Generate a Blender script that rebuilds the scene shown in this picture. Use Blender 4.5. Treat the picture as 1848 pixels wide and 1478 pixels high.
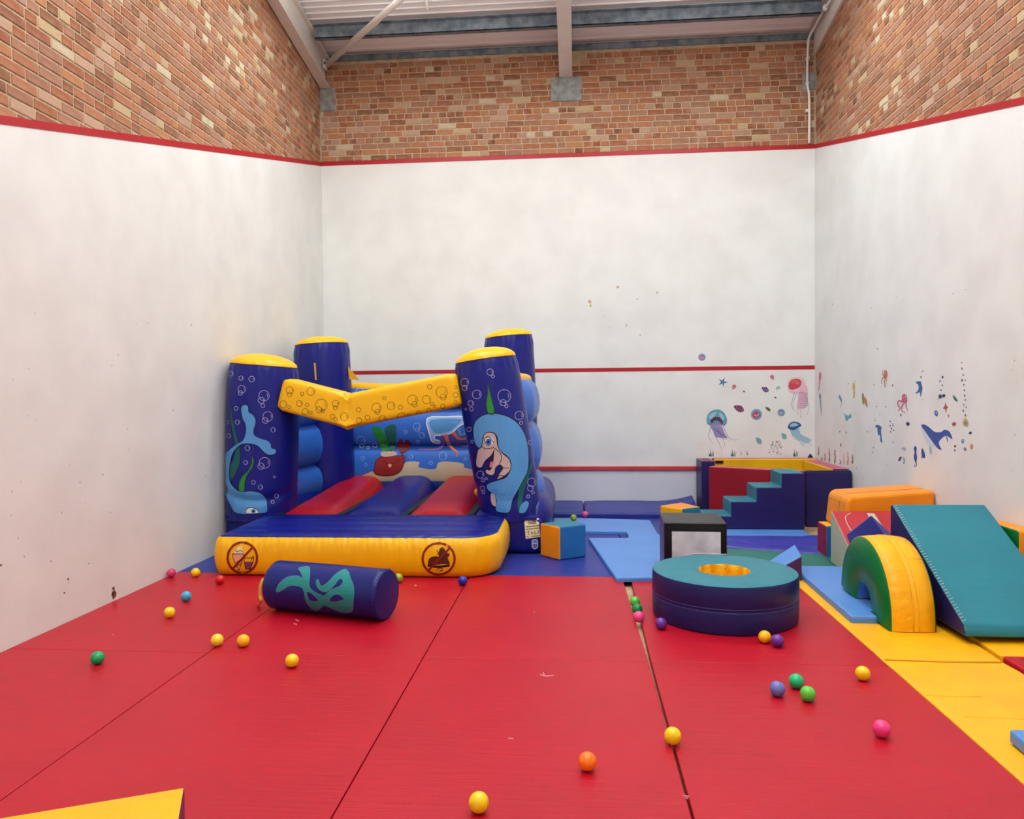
import bpy, bmesh, math, random
from mathutils import Vector, Matrix, geometry, noise
from mathutils.bvhtree import BVHTree
from math import sin, cos, pi, sqrt, exp, radians

for o in list(bpy.data.objects): bpy.data.objects.remove(o)
SC = bpy.context.scene
COL = SC.collection
RND = random.Random(7)

# ------------------------------------------------------------------ camera
W, H, F = 1848.0, 1478.0, 1367.06
CAM = Vector((3.36568, -9.9511, 1.53571))
YAW, PITCH, ROLL = -0.08432, -0.02393, -0.0097
fw = Vector((sin(YAW)*cos(PITCH), cos(YAW)*cos(PITCH), sin(PITCH)))
r0 = Vector((cos(YAW), -sin(YAW), 0)); u0 = r0.cross(fw)
rt = r0*cos(ROLL) + u0*sin(ROLL); up = -r0*sin(ROLL) + u0*cos(ROLL)
cd = bpy.data.cameras.new('camera'); cam = bpy.data.objects.new('camera', cd); COL.objects.link(cam)
cam.matrix_world = Matrix(((rt.x, up.x, -fw.x, CAM.x), (rt.y, up.y, -fw.y, CAM.y), (rt.z, up.z, -fw.z, CAM.z), (0, 0, 0, 1)))
cd.sensor_fit = 'HORIZONTAL'; cd.sensor_width = 36.0; cd.lens = F*36.0/W; cd.clip_start = 0.05
SC.camera = cam

# ------------------------------------------------------------------ world, exposure
wd = bpy.data.worlds.new('world'); SC.world = wd; wd.use_nodes = True
wd.node_tree.nodes['Background'].inputs[0].default_value = (0.9, 0.95, 1.0, 1)
wd.node_tree.nodes['Background'].inputs[1].default_value = 0.35
vs = SC.view_settings
vs.view_transform = 'Standard'; vs.look = 'None'; vs.gamma = 1.0; vs.use_curve_mapping = False
vs.exposure = -0.22
LAMP_DOWN, LAMP_UP = 51.0, 60.0
LAMP_COLOR = (0.90, 0.99, 1.0)

# ------------------------------------------------------------------ pixel helpers
def ray(px, py): return fw + rt*((px-W/2)/F) - up*((py-H/2)/F)
def onz(px, py, z): d = ray(px, py); return CAM + d*((z-CAM.z)/d.z)
def ony(px, py, y): d = ray(px, py); return CAM + d*((y-CAM.y)/d.y)
def onx(px, py, x): d = ray(px, py); return CAM + d*((x-CAM.x)/d.x)
def project(p):
    d = Vector(p)-CAM; z = d.dot(fw)
    if z < 0.05: return None
    return (W/2+F*d.dot(rt)/z, H/2-F*d.dot(up)/z, z)

# ------------------------------------------------------------------ materials
def lin(c):
    f = lambda v: v/12.92 if v <= 0.04045 else ((v+0.055)/1.055)**2.4
    return tuple(f(v/255.0) for v in c)+(1.0,)
MATS = {}
def mat(name, rgb, rough=0.5, spec=0.5, var=0.0, vscale=3.0, bump=0.0, bscale=(20, 20, 20), bdetail=4.0, metal=0.0, coat=0.0, rgb2=None, dist=0.01):
    if name in MATS: return MATS[name]
    m = bpy.data.materials.new(name); m.use_nodes = True; nt = m.node_tree; n = nt.nodes; L = nt.links
    b = n['Principled BSDF']; b.inputs['Roughness'].default_value = rough
    b.inputs['Specular IOR Level'].default_value = spec; b.inputs['Metallic'].default_value = metal
    b.inputs['Coat Weight'].default_value = coat; b.inputs['Coat Roughness'].default_value = 0.25
    c = lin(rgb); b.inputs['Base Color'].default_value = c
    tc = n.new('ShaderNodeTexCoord')
    if var > 0 or rgb2:
        nz = n.new('ShaderNodeTexNoise'); nz.inputs['Scale'].default_value = vscale; nz.inputs['Detail'].default_value = 6
        L.new(tc.outputs['Object'], nz.inputs['Vector'])
        mx = n.new('ShaderNodeMix'); mx.data_type = 'RGBA'
        c2 = lin(rgb2) if rgb2 else tuple(v*(1-var) for v in c[:3])+(1,)
        mr = n.new('ShaderNodeMapRange'); mr.inputs['From Min'].default_value = 0.38; mr.inputs['From Max'].default_value = 0.66
        L.new(nz.outputs['Fac'], mr.inputs['Value']); L.new(mr.outputs['Result'], mx.inputs['Factor'])
        mx.inputs['A'].default_value = c; mx.inputs['B'].default_value = c2
        L.new(mx.outputs['Result'], b.inputs['Base Color'])
    if bump > 0:
        mp = n.new('ShaderNodeMapping'); mp.inputs['Scale'].default_value = bscale
        L.new(tc.outputs['Object'], mp.inputs['Vector'])
        nb = n.new('ShaderNodeTexNoise'); nb.inputs['Scale'].default_value = 1.0; nb.inputs['Detail'].default_value = bdetail
        L.new(mp.outputs['Vector'], nb.inputs['Vector'])
        bp = n.new('ShaderNodeBump'); bp.inputs['Strength'].default_value = bump; bp.inputs['Distance'].default_value = dist
        L.new(nb.outputs['Fac'], bp.inputs['Height']); L.new(bp.outputs['Normal'], b.inputs['Normal'])
    MATS[name] = m; return m

def vinyl(name, rgb, rough=0.42, bump=0.25, bscale=(5, 5, 9), var=0.12): return mat(name, rgb, rough, 0.34, var, 2.5, min(1.0, bump*1.5), bscale, 3.0, dist=0.02)
V_RED = mat('red_mat_vinyl', (180, 8, 34), 0.42, 0.32, 0.10, 1.5, 0.22, (2.5, 34, 10), 4.0)
V_YEL = mat('yellow_mat_vinyl', (250, 178, 0), 0.45, 0.45, 0.12, 4.0, 0.35, (2.0, 16, 10), 3.0)
V_DBLUE = mat('dark_blue_mat_vinyl', (38, 50, 138), 0.42, 0.36, 0.12, 1.5, 0.3, (2.0, 9, 6), 3.0)
V_LBLUE = mat('light_blue_vinyl', (88, 140, 212), 0.42, 0.45, 0.08, 2.0, 0.3, (4, 5, 6), 3.0)
V_TEAL = vinyl('teal_vinyl', (34, 122, 140), 0.42, 0.22, (2.2, 9, 9))
V_PURP = vinyl('purple_vinyl', (36, 28, 90), 0.42, 0.2)
V_NAVY = vinyl('navy_vinyl', (26, 30, 94), 0.40, 0.25)
V_ORANGE = vinyl('orange_vinyl', (246, 146, 22), 0.42, 0.25)
V_YELLOW = vinyl('yellow_vinyl', (250, 178, 6), 0.45, 0.35, (9, 14, 14))
V_GREEN = vinyl('green_vinyl', (6, 112, 48), 0.35, 0.2)
V_DGREEN = mat('dark_green_mat_vinyl', (38, 116, 104), 0.42, 0.45, 0.15, 2.0, 0.4, (3, 7, 6), 3.0)
V_DRED = vinyl('dark_red_vinyl', (146, 20, 36), 0.42, 0.2)
V_REDF = vinyl('red_foam_vinyl', (184, 46, 54), 0.42, 0.2)
V_MAUVE = vinyl('mauve_vinyl', (196, 84, 112), 0.45, 0.2)
V_PITY = vinyl('mustard_vinyl', (228, 176, 8), 0.45, 0.2)
V_BEIGE = vinyl('beige_vinyl', (188, 184, 160), 0.5, 0.35, (6, 6, 6))
V_BLACK = vinyl('black_vinyl', (22, 22, 24), 0.35, 0.2)
V_GREY = mat('worn_grey_sheet', (218, 228, 238), 0.35, 0.5, 0, 6.0, 0.3, (8, 8, 14), 4.0, rgb2=(182, 192, 200))
V_SKY = vinyl('sky_blue_vinyl', (40, 112, 180), 0.42, 0.35, (8, 8, 10))
V_IND = vinyl('indigo_vinyl', (58, 64, 156), 0.4, 0.15)
V_SATIN = mat('violet_sheet', (66, 66, 170), 0.3, 0.5, 0.15, 2.0, 0.2, (4, 8, 6), 3.0)
V_PUR2 = vinyl('plum_vinyl', (84, 40, 92), 0.42, 0.2)
C_BLUE = mat('castle_blue_pvc', (12, 22, 122), 0.34, 0.36, 0.08, 2.0, 0.28, (9, 9, 5), 3.0)
C_LB = mat('castle_light_blue_pvc', (48, 108, 204), 0.34, 0.4, 0.08, 2.0, 0.28, (9, 9, 7), 3.0)
C_YEL = mat('castle_yellow_pvc', (248, 186, 4), 0.36, 0.4, 0.06, 2.0, 0.45, (20, 14, 5), 3.0)
C_RED = mat('castle_red_pvc', (178, 18, 26), 0.34, 0.36, 0.08, 2.0, 0.2, (14, 4, 6), 3.0)
C_SEAM = mat('castle_dark_seam', (18, 36, 34), 0.6)
SEAMY = mat('seam_ochre', (232, 172, 16), 0.5); SEAMN = mat('seam_navy', (58, 56, 134), 0.45); SEAMO = mat('seam_brown', (170, 92, 16), 0.5)
STITCH = mat('white_stitch', (214, 214, 206), 0.6)
PLASTER = mat('white_plaster', (230, 230, 227), 0.6, 0.3, 0, 2.2, 0.06, (45, 45, 45), 6.0, rgb2=(222, 221, 218), dist=0.004)
PAINT_RED = mat('red_line_paint', (176, 22, 34), 0.45, 0.4, 0.1, 4.0)
TIN_RED = mat('red_tin_strip', (200, 62, 70), 0.4, 0.4, 0.1, 4.0)
TINBOARD = mat('tin_board_white', (214, 214, 220), 0.5, 0.4, 0.05, 2.0, 0.1, (6, 6, 6))
MORTAR = mat('mortar', (202, 180, 150), 0.9, 0.2, 0.25, 20.0, 0.4, (60, 60, 60), 5.0)
GALV = mat('galvanised_steel', (136, 148, 158), 0.42, 0.5, 0, 9.0, 0.1, (30, 60, 60), 4.0, metal=0.35, rgb2=(92, 106, 120))
LINER = mat('roof_liner_paint', (238, 234, 234), 0.5, 0.4, 0.03, 3.0)
STEEL = mat('beam_paint_beige', (218, 210, 202), 0.5, 0.4, 0.08, 6.0, 0.1, (20, 20, 20))
TUBEW = mat('white_tube_paint', (226, 220, 214), 0.45)
CONC = mat('concrete_padstone', (160, 164, 162), 0.85, 0.2, 0, 14.0, 0.4, (40, 40, 40), 5.0, rgb2=(126, 130, 128))
WOODF = mat('pale_wood_floor', (196, 168, 132), 0.45, 0.4, 0, 6.0, 0.1, (6, 90, 6), 3.0, rgb2=(166, 136, 98))
WHITEP = mat('white_plastic', (232, 230, 224), 0.4)
BRICKS = []
for i, c in enumerate([(172, 100, 70), (182, 112, 82), (162, 92, 66), (176, 120, 96), (188, 120, 90), (148, 92, 68), (168, 114, 90),
                       (192, 124, 82), (206, 176, 136), (216, 196, 166), (136, 84, 58), (190, 144, 122), (168, 112, 90), (202, 160, 136)]):
    c = tuple(int(v*k) for v, k in zip(c, (0.91, 0.94, 0.94))); w = tuple(int(v*0.5+q*0.5) for v, q in zip(c, (186, 150, 120)))
    BRICKS.append(mat('brick_clay_%s' % 'abcdefghijklmnop'[i], c, 0.85, 0.25, 0, 11.0, 0.35, (45, 45, 45), 5.0, rgb2=w))
BW = [10, 10, 10, 8, 8, 7, 8, 6, 2.4, 1.2, 4.5, 6, 8, 4]

# ------------------------------------------------------------------ object helpers
def link(name, me, parent=None):
    o = bpy.data.objects.new(name, me); COL.objects.link(o)
    if parent is not None: o.parent = parent
    return o
def tag(o, label=None, cat=None, group=None, kind=None):
    if label: o['label'] = label
    if cat: o['category'] = cat
    if group: o['group'] = group
    if kind: o['kind'] = kind
    return o
def empty(name, loc, label=None, cat=None, group=None, rotz=0.0):
    o = link(name, None); o.location = loc; o.rotation_euler = (0, 0, rotz); o.empty_display_size = 0.1
    return tag(o, label, cat, group)
def mesh(name, verts, faces, mats, parent=None, smooth=False, fm=None):
    me = bpy.data.meshes.new(name); me.from_pydata([tuple(v) for v in verts], [], faces)
    for m in (mats if isinstance(mats, (list, tuple)) else [mats]): me.materials.append(m)
    if fm: me.polygons.foreach_set('material_index', fm)
    if smooth: me.polygons.foreach_set('use_smooth', [True]*len(me.polygons))
    me.update()
    return link(name, me, parent)
def boxvf(lo, hi):
    (a, b, c), (d, e, f) = lo, hi
    v = [(a, b, c), (d, b, c), (d, e, c), (a, e, c), (a, b, f), (d, b, f), (d, e, f), (a, e, f)]
    return v, [(0, 3, 2, 1), (4, 5, 6, 7), (0, 1, 5, 4), (1, 2, 6, 5), (2, 3, 7, 6), (3, 0, 4, 7)]
def box(name, lo, hi, m, parent=None, bevel=0.0, seg=2):
    bm = bmesh.new(); v, f = boxvf(lo, hi); bv = [bm.verts.new(p) for p in v]
    for q in f: bm.faces.new([bv[i] for i in q])
    if bevel: bmesh.ops.bevel(bm, geom=bm.edges[:], offset=bevel, segments=seg, profile=0.5, affect='EDGES')
    me = bpy.data.meshes.new(name); bm.to_mesh(me); bm.free(); me.materials.append(m)
    return link(name, me, parent)
def split_bm(bm, parts, parent):
    """parts: list of (part name, material); faces carry material_index -> one child mesh per part"""
    out = []
    for i, (nm, m) in enumerate(parts):
        fs = [f for f in bm.faces if f.material_index == i]
        if not fs: continue
        idx = {}; vv = []; ff = []
        for f in fs:
            q = []
            for v in f.verts:
                if v.index not in idx: idx[v.index] = len(vv); vv.append(v.co.copy())
                q.append(idx[v.index])
            ff.append(q)
        out.append(mesh(nm, vv, ff, m, parent))
    bm.free(); return out
def foam(name, verts, faces, fm, parts, label, cat, group=None, bevel=0.014, seg=3, origin=None, noise_amp=0.0):
    """padded foam block: closed polyhedron in world coordinates, bevelled, coloured panels become parts"""
    bm = bmesh.new(); bv = [bm.verts.new(p) for p in verts]
    for q, i in zip(faces, fm):
        f = bm.faces.new([bv[k] for k in q]); f.material_index = i
    bmesh.ops.recalc_face_normals(bm, faces=bm.faces[:])
    if bevel: bmesh.ops.bevel(bm, geom=bm.edges[:], offset=bevel, segments=seg, profile=0.5, affect='EDGES', material=-1)
    bm.verts.index_update()
    vs_ = [Vector(v) for v in verts]
    if origin is None:
        zlo = min(v.z for v in vs_); origin = Vector((sum(v.x for v in vs_)/len(vs_), sum(v.y for v in vs_)/len(vs_), zlo))
    origin = Vector(origin)
    for v in bm.verts: v.co -= origin
    bm.verts.index_update()
    e = empty(name, origin, label, cat, group)
    split_bm(bm, parts, e)
    return e
def prism(poly, axis, lo, hi):
    """poly: list of 2D points; axis 'x' -> (y,z), 'y' -> (x,z), 'z' -> (x,y); returns verts, faces [cap_lo, cap_hi, sides...]"""
    def P(p, t):
        return {'x': (t, p[0], p[1]), 'y': (p[0], t, p[1]), 'z': (p[0], p[1], t)}[axis]
    n = len(poly)
    v = [P(p, lo) for p in poly]+[P(p, hi) for p in poly]
    f = [list(range(n)), list(range(n, 2*n))]+[[i, (i+1) % n, n+(i+1) % n, n+i] for i in range(n)]
    return v, f
def boxfoam(name, lo, hi, colors, label, cat, group=None, bevel=0.014, rotz=0.0):
    """colors: dict of (panel name, material) for faces bottom, top, front, right, back, left"""
    v, f = boxvf(lo, hi); parts = []; fm = []
    for k in ('bottom', 'top', 'front', 'right', 'back', 'left'):
        c = colors.get(k, colors.get('rest'))
        if c not in parts: parts.append(c)
        fm.append(parts.index(c))
    o = foam(name, v, f, fm, parts, label, cat, group, bevel)
    o.rotation_euler = (0, 0, rotz); return o
def grid(name, fn, nu, nv, m, parent=None, closed=False, cap=False):
    vv = [fn(i/(nu if closed else nu-1), j/(nv-1)) for j in range(nv) for i in range(nu)]
    ff = []
    for j in range(nv-1):
        for i in range(nu if closed else nu-1):
            i2 = (i+1) % nu
            ff.append((j*nu+i, j*nu+i2, (j+1)*nu+i2, (j+1)*nu+i))
    if cap:
        ff.append(tuple(range(nu-1, -1, -1))); ff.append(tuple((nv-1)*nu+i for i in range(nu)))
    return mesh(name, vv, ff, m, parent, smooth=True)
def tube(name, pts, r, m, parent=None, n=10, smooth_cap=True):
    pts = [Vector(p) for p in pts]; vv = []; ff = []
    for k, p in enumerate(pts):
        t = (pts[min(k+1, len(pts)-1)]-pts[max(k-1, 0)]).normalized()
        a = Vector((0, 0, 1)) if abs(t.z) < 0.9 else Vector((1, 0, 0))
        x = t.cross(a).normalized(); y = t.cross(x).normalized()
        rr = r[k] if isinstance(r, (list, tuple)) else r
        for i in range(n): vv.append(p+(x*cos(2*pi*i/n)+y*sin(2*pi*i/n))*rr)
    for k in range(len(pts)-1):
        for i in range(n): ff.append((k*n+i, k*n+(i+1) % n, (k+1)*n+(i+1) % n, (k+1)*n+i))
    ff.append(tuple(range(n-1, -1, -1))); ff.append(tuple((len(pts)-1)*n+i for i in range(n)))
    return mesh(name, vv, ff, m, parent, smooth=True)
def spline(ctrl, n):
    """Catmull-Rom through control points"""
    c = [Vector(p) for p in ctrl]; out = []
    for i in range(len(c)-1):
        p0 = c[max(i-1, 0)]; p1 = c[i]; p2 = c[i+1]; p3 = c[min(i+2, len(c)-1)]
        for k in range(n):
            t = k/n
            out.append(0.5*((2*p1)+(p2-p0)*t+(2*p0-5*p1+4*p2-p3)*t*t+(3*p1-p0-3*p2+p3)*t**3))
    out.append(c[-1]); return out
def closed_spline(ctrl, n=4):
    c = [Vector((p[0], p[1])) for p in ctrl]; out = []; N = len(c)
    for i in range(N):
        p0, p1, p2, p3 = c[(i-1) % N], c[i], c[(i+1) % N], c[(i+2) % N]
        for k in range(n):
            t = k/n
            out.append(0.5*((2*p1)+(p2-p0)*t+(2*p0-5*p1+4*p2-p3)*t*t+(3*p1-p0-3*p2+p3)*t**3))
    return [(v.x, v.y) for v in out]
def rbox_fn(lo, hi, r, bulge=(0, 0, 0)):
    lo = Vector(lo); hi = Vector(hi); c = (lo+hi)/2; h = (hi-lo)/2
    def at(p, n, a, b):
        q = Vector([max(lo[i]+r, min(hi[i]-r, p[i])) for i in range(3)])
        d = p-q
        if d.length > 1e-9: p = q+d.normalized()*r
        k = max(range(3), key=lambda i: abs(n[i]))
        return p+n*(bulge[k]*(1-a*a)*(1-b*b))
    return c, h, at
def rbox(name_mats, lo, hi, r, bulge, n, parent, post=None):
    """rounded, inflated box. name_mats: dict face key -> (part name, material). Merges faces with the same part."""
    c, h, at = rbox_fn(lo, hi, r, bulge)
    groups = {}
    T = [-1+2*i/(n-1) for i in range(n)]
    T = [math.copysign(abs(t)**0.75, t) for t in T]
    for key, (ax, sg) in {'left': (0, -1), 'right': (0, 1), 'front': (1, -1), 'back': (1, 1), 'bottom': (2, -1), 'top': (2, 1)}.items():
        nm = name_mats.get(key, name_mats.get('rest'))
        vv, ff = groups.setdefault(nm, ([], []))
        o = len(vv); nrm = Vector((0, 0, 0)); nrm[ax] = sg; a1, a2 = [i for i in range(3) if i != ax]
        for b in T:
            for a in T:
                p = c.copy(); p[ax] += sg*h[ax]; p[a1] += a*h[a1]; p[a2] += b*h[a2]
                q = at(p, nrm, a, b)
                vv.append(post(q) if post else q)
        flip = (sg > 0) == (ax == 1)
        for j in range(n-1):
            for i in range(n-1):
                q = (o+j*n+i, o+j*n+i+1, o+(j+1)*n+i+1, o+(j+1)*n+i)
                ff.append(q[::-1] if flip else q)
    out = {}
    for nm, (vv, ff) in groups.items():
        bm = bmesh.new(); bv = [bm.verts.new(v) for v in vv]
        for q in ff: bm.faces.new([bv[i] for i in q])
        bmesh.ops.remove_doubles(bm, verts=bm.verts[:], dist=1e-5)
        me = bpy.data.meshes.new(nm[0]); bm.to_mesh(me); bm.free(); me.materials.append(nm[1])
        me.polygons.foreach_set('use_smooth', [True]*len(me.polygons))
        out[nm[0]] = link(nm[0], me, parent)
    return out

# ------------------------------------------------------------------ printed artwork laid on real surfaces
def bvh_of(objs):
    vv = []; ff = []
    for o in objs:
        M = Matrix.Identity(4); p = o
        while p is not None:
            M = Matrix.LocRotScale(p.location, p.rotation_euler, p.scale) @ M; p = p.parent
        k = len(vv); vv += [M @ v.co for v in o.data.vertices]; ff += [tuple(k+i for i in f.vertices) for f in o.data.polygons]
    return BVHTree.FromPolygons(vv, ff)
class Art:
    """flat print drawn in picture coordinates (origin and scale of a detail view), cast on to a surface"""
    def __init__(self, ox, oy, sc, step=0.0, off=0.0015):
        self.ox, self.oy, self.sc, self.step, self.off = ox, oy, sc, step, off
        self.items = []; self.layer = 0
    def px(self, p): return (self.ox+p[0]/self.sc, self.oy+p[1]/self.sc)
    def poly(self, pts, m, curve=3):
        if curve > 1: pts = closed_spline(pts, curve)
        self.items.append(([self.px(p) for p in pts], m)); return self
    def ell(self, cx, cy, rx, ry, m, n=18, rot=0.0):
        return self.poly([(cx+rx*cos(t)*cos(rot)-ry*sin(t)*sin(rot), cy+rx*cos(t)*sin(rot)+ry*sin(t)*cos(rot)) for t in [2*pi*i/n for i in range(n)]], m, 1)
    def stroke(self, pts, w, m, n=5, w2=None):
        s = spline([(p[0], p[1], 0) for p in pts], n) if len(pts) > 2 else [Vector((p[0], p[1], 0)) for p in pts]
        w2 = w if w2 is None else w2; L = []; R = []
        for k, p in enumerate(s):
            t = s[min(k+1, len(s)-1)]-s[max(k-1, 0)]
            if t.length < 1e-6: continue
            t.normalize(); ww = (w+(w2-w)*k/(len(s)-1))/2
            L.append((p.x-t.y*ww, p.y+t.x*ww)); R.append((p.x+t.y*ww, p.y-t.x*ww))
        for k in range(len(L)-1):
            self.items.append(([self.px(q) for q in (L[k], L[k+1], R[k+1], R[k])], m))
        return self
    def ring(self, cx, cy, r, w, m, n=22, ry=None, a0=0.0, a1=2*pi):
        ry = r if ry is None else ry; full = abs(a1-a0-2*pi) < 1e-6
        P = lambda t, d: (cx+(r+d)*cos(t), cy+(ry+d)*sin(t))
        for i in range(n):
            t0 = a0+(a1-a0)*i/n; t1 = a0+(a1-a0)*(i+1)/n
            self.items.append(([self.px(q) for q in (P(t0, -w/2), P(t1, -w/2), P(t1, w/2), P(t0, w/2))], m))
        return self
    def bubble(self, cx, cy, r, w, m):
        self.ring(cx, cy, r, w, m)
        if r > 14: self.ring(cx, cy, r*0.68, w*0.9, m, 5, a0=-0.6, a1=0.4)
        return self
    def build(self, name, surf, parent=None):
        """surf: function (px,py,off)->Vector or None"""
        vv = []; ff = []; fm = []; mats = []
        lay = 0; last = None
        for pts, m in self.items:
            if m not in mats: mats.append(m)
            if m != last: lay += 1; last = m
            off = self.off+0.00045*lay
            pv = [Vector(p) for p in pts]; xs = [p.x for p in pv]; ys = [p.y for p in pv]
            if len(pts) == 4 and (max(xs)-min(xs) < 14 and max(ys)-min(ys) < 14 or not self.step):
                tv, tf = pv, [(0, 1, 2, 3)]
            else:
                ext = list(pv); n = len(pv)
                if self.step:
                    e2 = []
                    for i in range(n):
                        a, b = pv[i], pv[(i+1) % n]; k = max(1, int((b-a).length/self.step))
                        e2 += [a.lerp(b, j/k) for j in range(k)]
                    ext = e2; n = len(ext)
                    gx = min(xs)+self.step*0.5
                    while gx < max(xs):
                        gy = min(ys)+self.step*0.5
                        while gy < max(ys): ext.append(Vector((gx, gy))); gy += self.step
                        gx += self.step
                r = geometry.delaunay_2d_cdt(ext, [(i, (i+1) % n) for i in range(n)], [], 1, 1e-4)
                tv, tf = r[0], r[2]
            hit = [surf(p.x, p.y, off) for p in tv]; mp = {}
            for q in tf:
                if any(hit[i] is None for i in q): continue
                w = []
                for i in q:
                    if i not in mp: mp[i] = len(vv); vv.append(hit[i])
                    w.append(mp[i])
                ff.append(w); fm.append(mats.index(m))
        if not ff: return None
        # face the camera
        for k, q in enumerate(ff):
            a, b, c = vv[q[0]], vv[q[1]], vv[q[2]]
            if (b-a).cross(c-a).dot(CAM-a) < 0: ff[k] = q[::-1]
        return mesh(name, vv, ff, mats, parent, fm=fm)
def cast(bvh):
    def f(px, py, off):
        d = ray(px, py).normalized(); loc, nrm, i, ds = bvh.ray_cast(CAM, d)
        if loc is None: return None
        if nrm.dot(d) > 0: nrm = -nrm
        if nrm.dot(-d) < 0.12: return None
        return loc+nrm*off
    return f
def ink(name, rgb, rough=0.4): return mat('print_'+name, rgb, rough, 0.4)

XR = 6.40
MZ = 0.04            # top of the floor mats
SL = 2.44/9.75       # slope of the side out lines
RS = 0.162           # roof slope
YB = -11.2
def roof_z(y): return 6.04-RS*y

# ================================================================== ROOM SHELL
box('floor', (-0.05, YB, -0.06), (XR+0.05, 0.05, 0.0), WOODF).__setitem__('kind', 'structure')

# roof lining: one ribbed sheet running down to the front wall
pv = []; y = 0.25
prof = []
while y > YB-0.3:
    prof += [(y, 0.0), (y-0.080, 0.0), (y-0.086, -0.012), (y-0.100, -0.012), (y-0.106, 0.0)]; y -= 0.106
vv = []; ff = []
for (yy, dz) in prof:
    z = roof_z(yy)+dz+0.02
    vv += [(-0.3, yy, z), (XR+0.3, yy, z)]
for i in range(len(prof)-1): ff.append((2*i, 2*i+1, 2*i+3, 2*i+2))
n0 = len(vv)
ya, yb_ = prof[0][0], prof[-1][0]; vv += [(-0.3, ya, roof_z(ya)+0.1), (XR+0.3, ya, roof_z(ya)+0.1), (XR+0.3, yb_, roof_z(yb_)+0.1), (-0.3, yb_, roof_z(yb_)+0.1)]
ff.append((n0, n0+1, n0+2, n0+3))
ceil = mesh('ceiling', vv, ff, LINER); ceil['kind'] = 'structure'

# ---- walls: plaster below the out line, brickwork above it
def plaster(name, v, f): 
    o = mesh(name, v, f, PLASTER); o['kind'] = 'structure'; return o
zf = 4.62
v, f = boxvf((-0.3, 0.0, 0.0), (XR+0.3, 0.012, zf)); wall_front = plaster('wall_front', v, f)
def side_line(y): return 4.62+SL*y
def side_wall(name, x0, x1):
    yb = -9.75; zb = side_line(yb)
    poly = [(0.0, 0.0), (0.0, zf), (yb, zb), (YB, zb), (YB, 0.0)]
    v, f = prism(poly, 'x', x0, x1); return plaster(name, v, f)
wall_left = side_wall('wall_left', -0.012, 0.0)
wall_right = side_wall('wall_right', XR, XR+0.012)
v, f = boxvf((-0.3, YB-0.1, 0.0), (XR+0.3, YB, 8.4)); plaster('wall_back', v, f)

# mortar beds
box('mortar_bed', (-0.25, 0.019, 4.3), (XR+0.25, 0.24, 6.0), MORTAR, wall_front)
def side_mortar(par, x0, x1):
    poly = [(0.0, 4.3), (0.0, 6.02), (YB, 6.02-RS*YB), (YB, 1.9), (-9.75, 1.9)]
    v, f = prism(poly, 'x', x0, x1); mesh('mortar_bed', v, f, MORTAR, par)
side_mortar(wall_left, -0.25, -0.019)
side_mortar(wall_right, XR+0.019, XR+0.25)

# bricks
BMESH = {}
def brick_mesh(L, mi):
    k = (L, mi)
    if k not in BMESH:
        bm = bmesh.new(); v, f = boxvf((-L/2+0.001, 0.0, -0.031), (L/2-0.001, 0.05, 0.031)); bv = [bm.verts.new(p) for p in v]
        for q in f: bm.faces.new([bv[i] for i in q])
        es = [e for e in bm.edges if all(x.co.y < 0.01 for x in e.verts)]
        bmesh.ops.bevel(bm, geom=es, offset=0.004, segments=1, profile=0.5, affect='EDGES')
        me = bpy.data.meshes.new('brick'); bm.to_mesh(me); bm.free(); me.materials.append(BRICKS[mi]); BMESH[k] = me
    return BMESH[k]
def brickwork(par, length, zlo, zhi, place, rotz, seed, face_off=0.012):
    """place(s,z) -> world point of brick face centre; bricks run along s"""
    rr = random.Random(seed); bl = []
    nc = int((zhi(0)-4.3)/0.0755)+2
    k = -60
    for k in range(-36, 40):
        z = 4.585+k*0.0755
        header = rr.random() < 0.30
        s = -rr.random()*0.2
        while s < length:
            if header: L = 0.1025 if rr.random() < 0.9 else 0.215
            else: L = 0.215 if rr.random() < 0.62 else 0.1025
            c = s+L/2
            a, b = max(s, 0.0), min(s+L, length)
            s += L+0.0105
            if b-a < 0.04: continue
            if abs((b-a)-L) > 1e-6: L = round(b-a, 3); c = (a+b)/2
            if z+0.0325 < zlo(c)-0.03 or z+0.03 > zhi(c): continue
            mi = rr.choices(range(len(BRICKS)), BW)[0]
            if header and rr.random() < 0.12: mi = rr.choice((8, 9, 10, 10))
            p = place(c, z); pr = project(p)
            size = 0.0
            if pr and -15 < pr[0] < W+15 and -10 < pr[1] < H: size = 1.0/pr[2]*(L**0.5)
            bl.append((size, p, L, mi))
    bl.sort(key=lambda t: -t[0])
    for size, p, L, mi in bl[:300]:
        o = link('brick', brick_mesh(L, mi), par); o.location = p; o.rotation_euler = (0, 0, rotz)
    vv = []; ff = []; fm = []
    R = Matrix.Rotation(rotz, 4, 'Z')
    for size, p, L, mi in bl[300:]:
        me = brick_mesh(L, mi); k = len(vv)
        vv += [R @ v.co + p for v in me.vertices]; ff += [tuple(k+i for i in f.vertices) for f in me.polygons]; fm += [mi]*len(me.polygons)
    o = mesh('brickwork', vv, ff, BRICKS, par, fm=fm); o['kind'] = 'stuff'
brickwork(wall_front, XR, lambda s: 4.62, lambda s: 5.95, lambda s, z: Vector((s, 0.0125, z)), 0.0, 3)
brickwork(wall_left, 7.6, lambda s: side_line(-s), lambda s: 6.0+RS*s, lambda s, z: Vector((-0.0125, -s, z)), pi/2, 5)
brickwork(wall_right, 7.6, lambda s: side_line(-s), lambda s: 5.80+RS*s, lambda s, z: Vector((XR+0.0125, -s, z)), -pi/2, 9)

# concrete padstones under the beams (parts of the front wall)
def padstone(lo, hi): box('padstone', lo, hi, CONC, wall_front, 0.008)
padstone((-0.01, 0.002, 5.30), (0.20, 0.1, 5.60))
padstone((3.07, 0.002, 5.30), (3.47, 0.1, 5.61))
padstone((6.25, 0.002, 5.31), (6.41, 0.1, 5.535))

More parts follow.
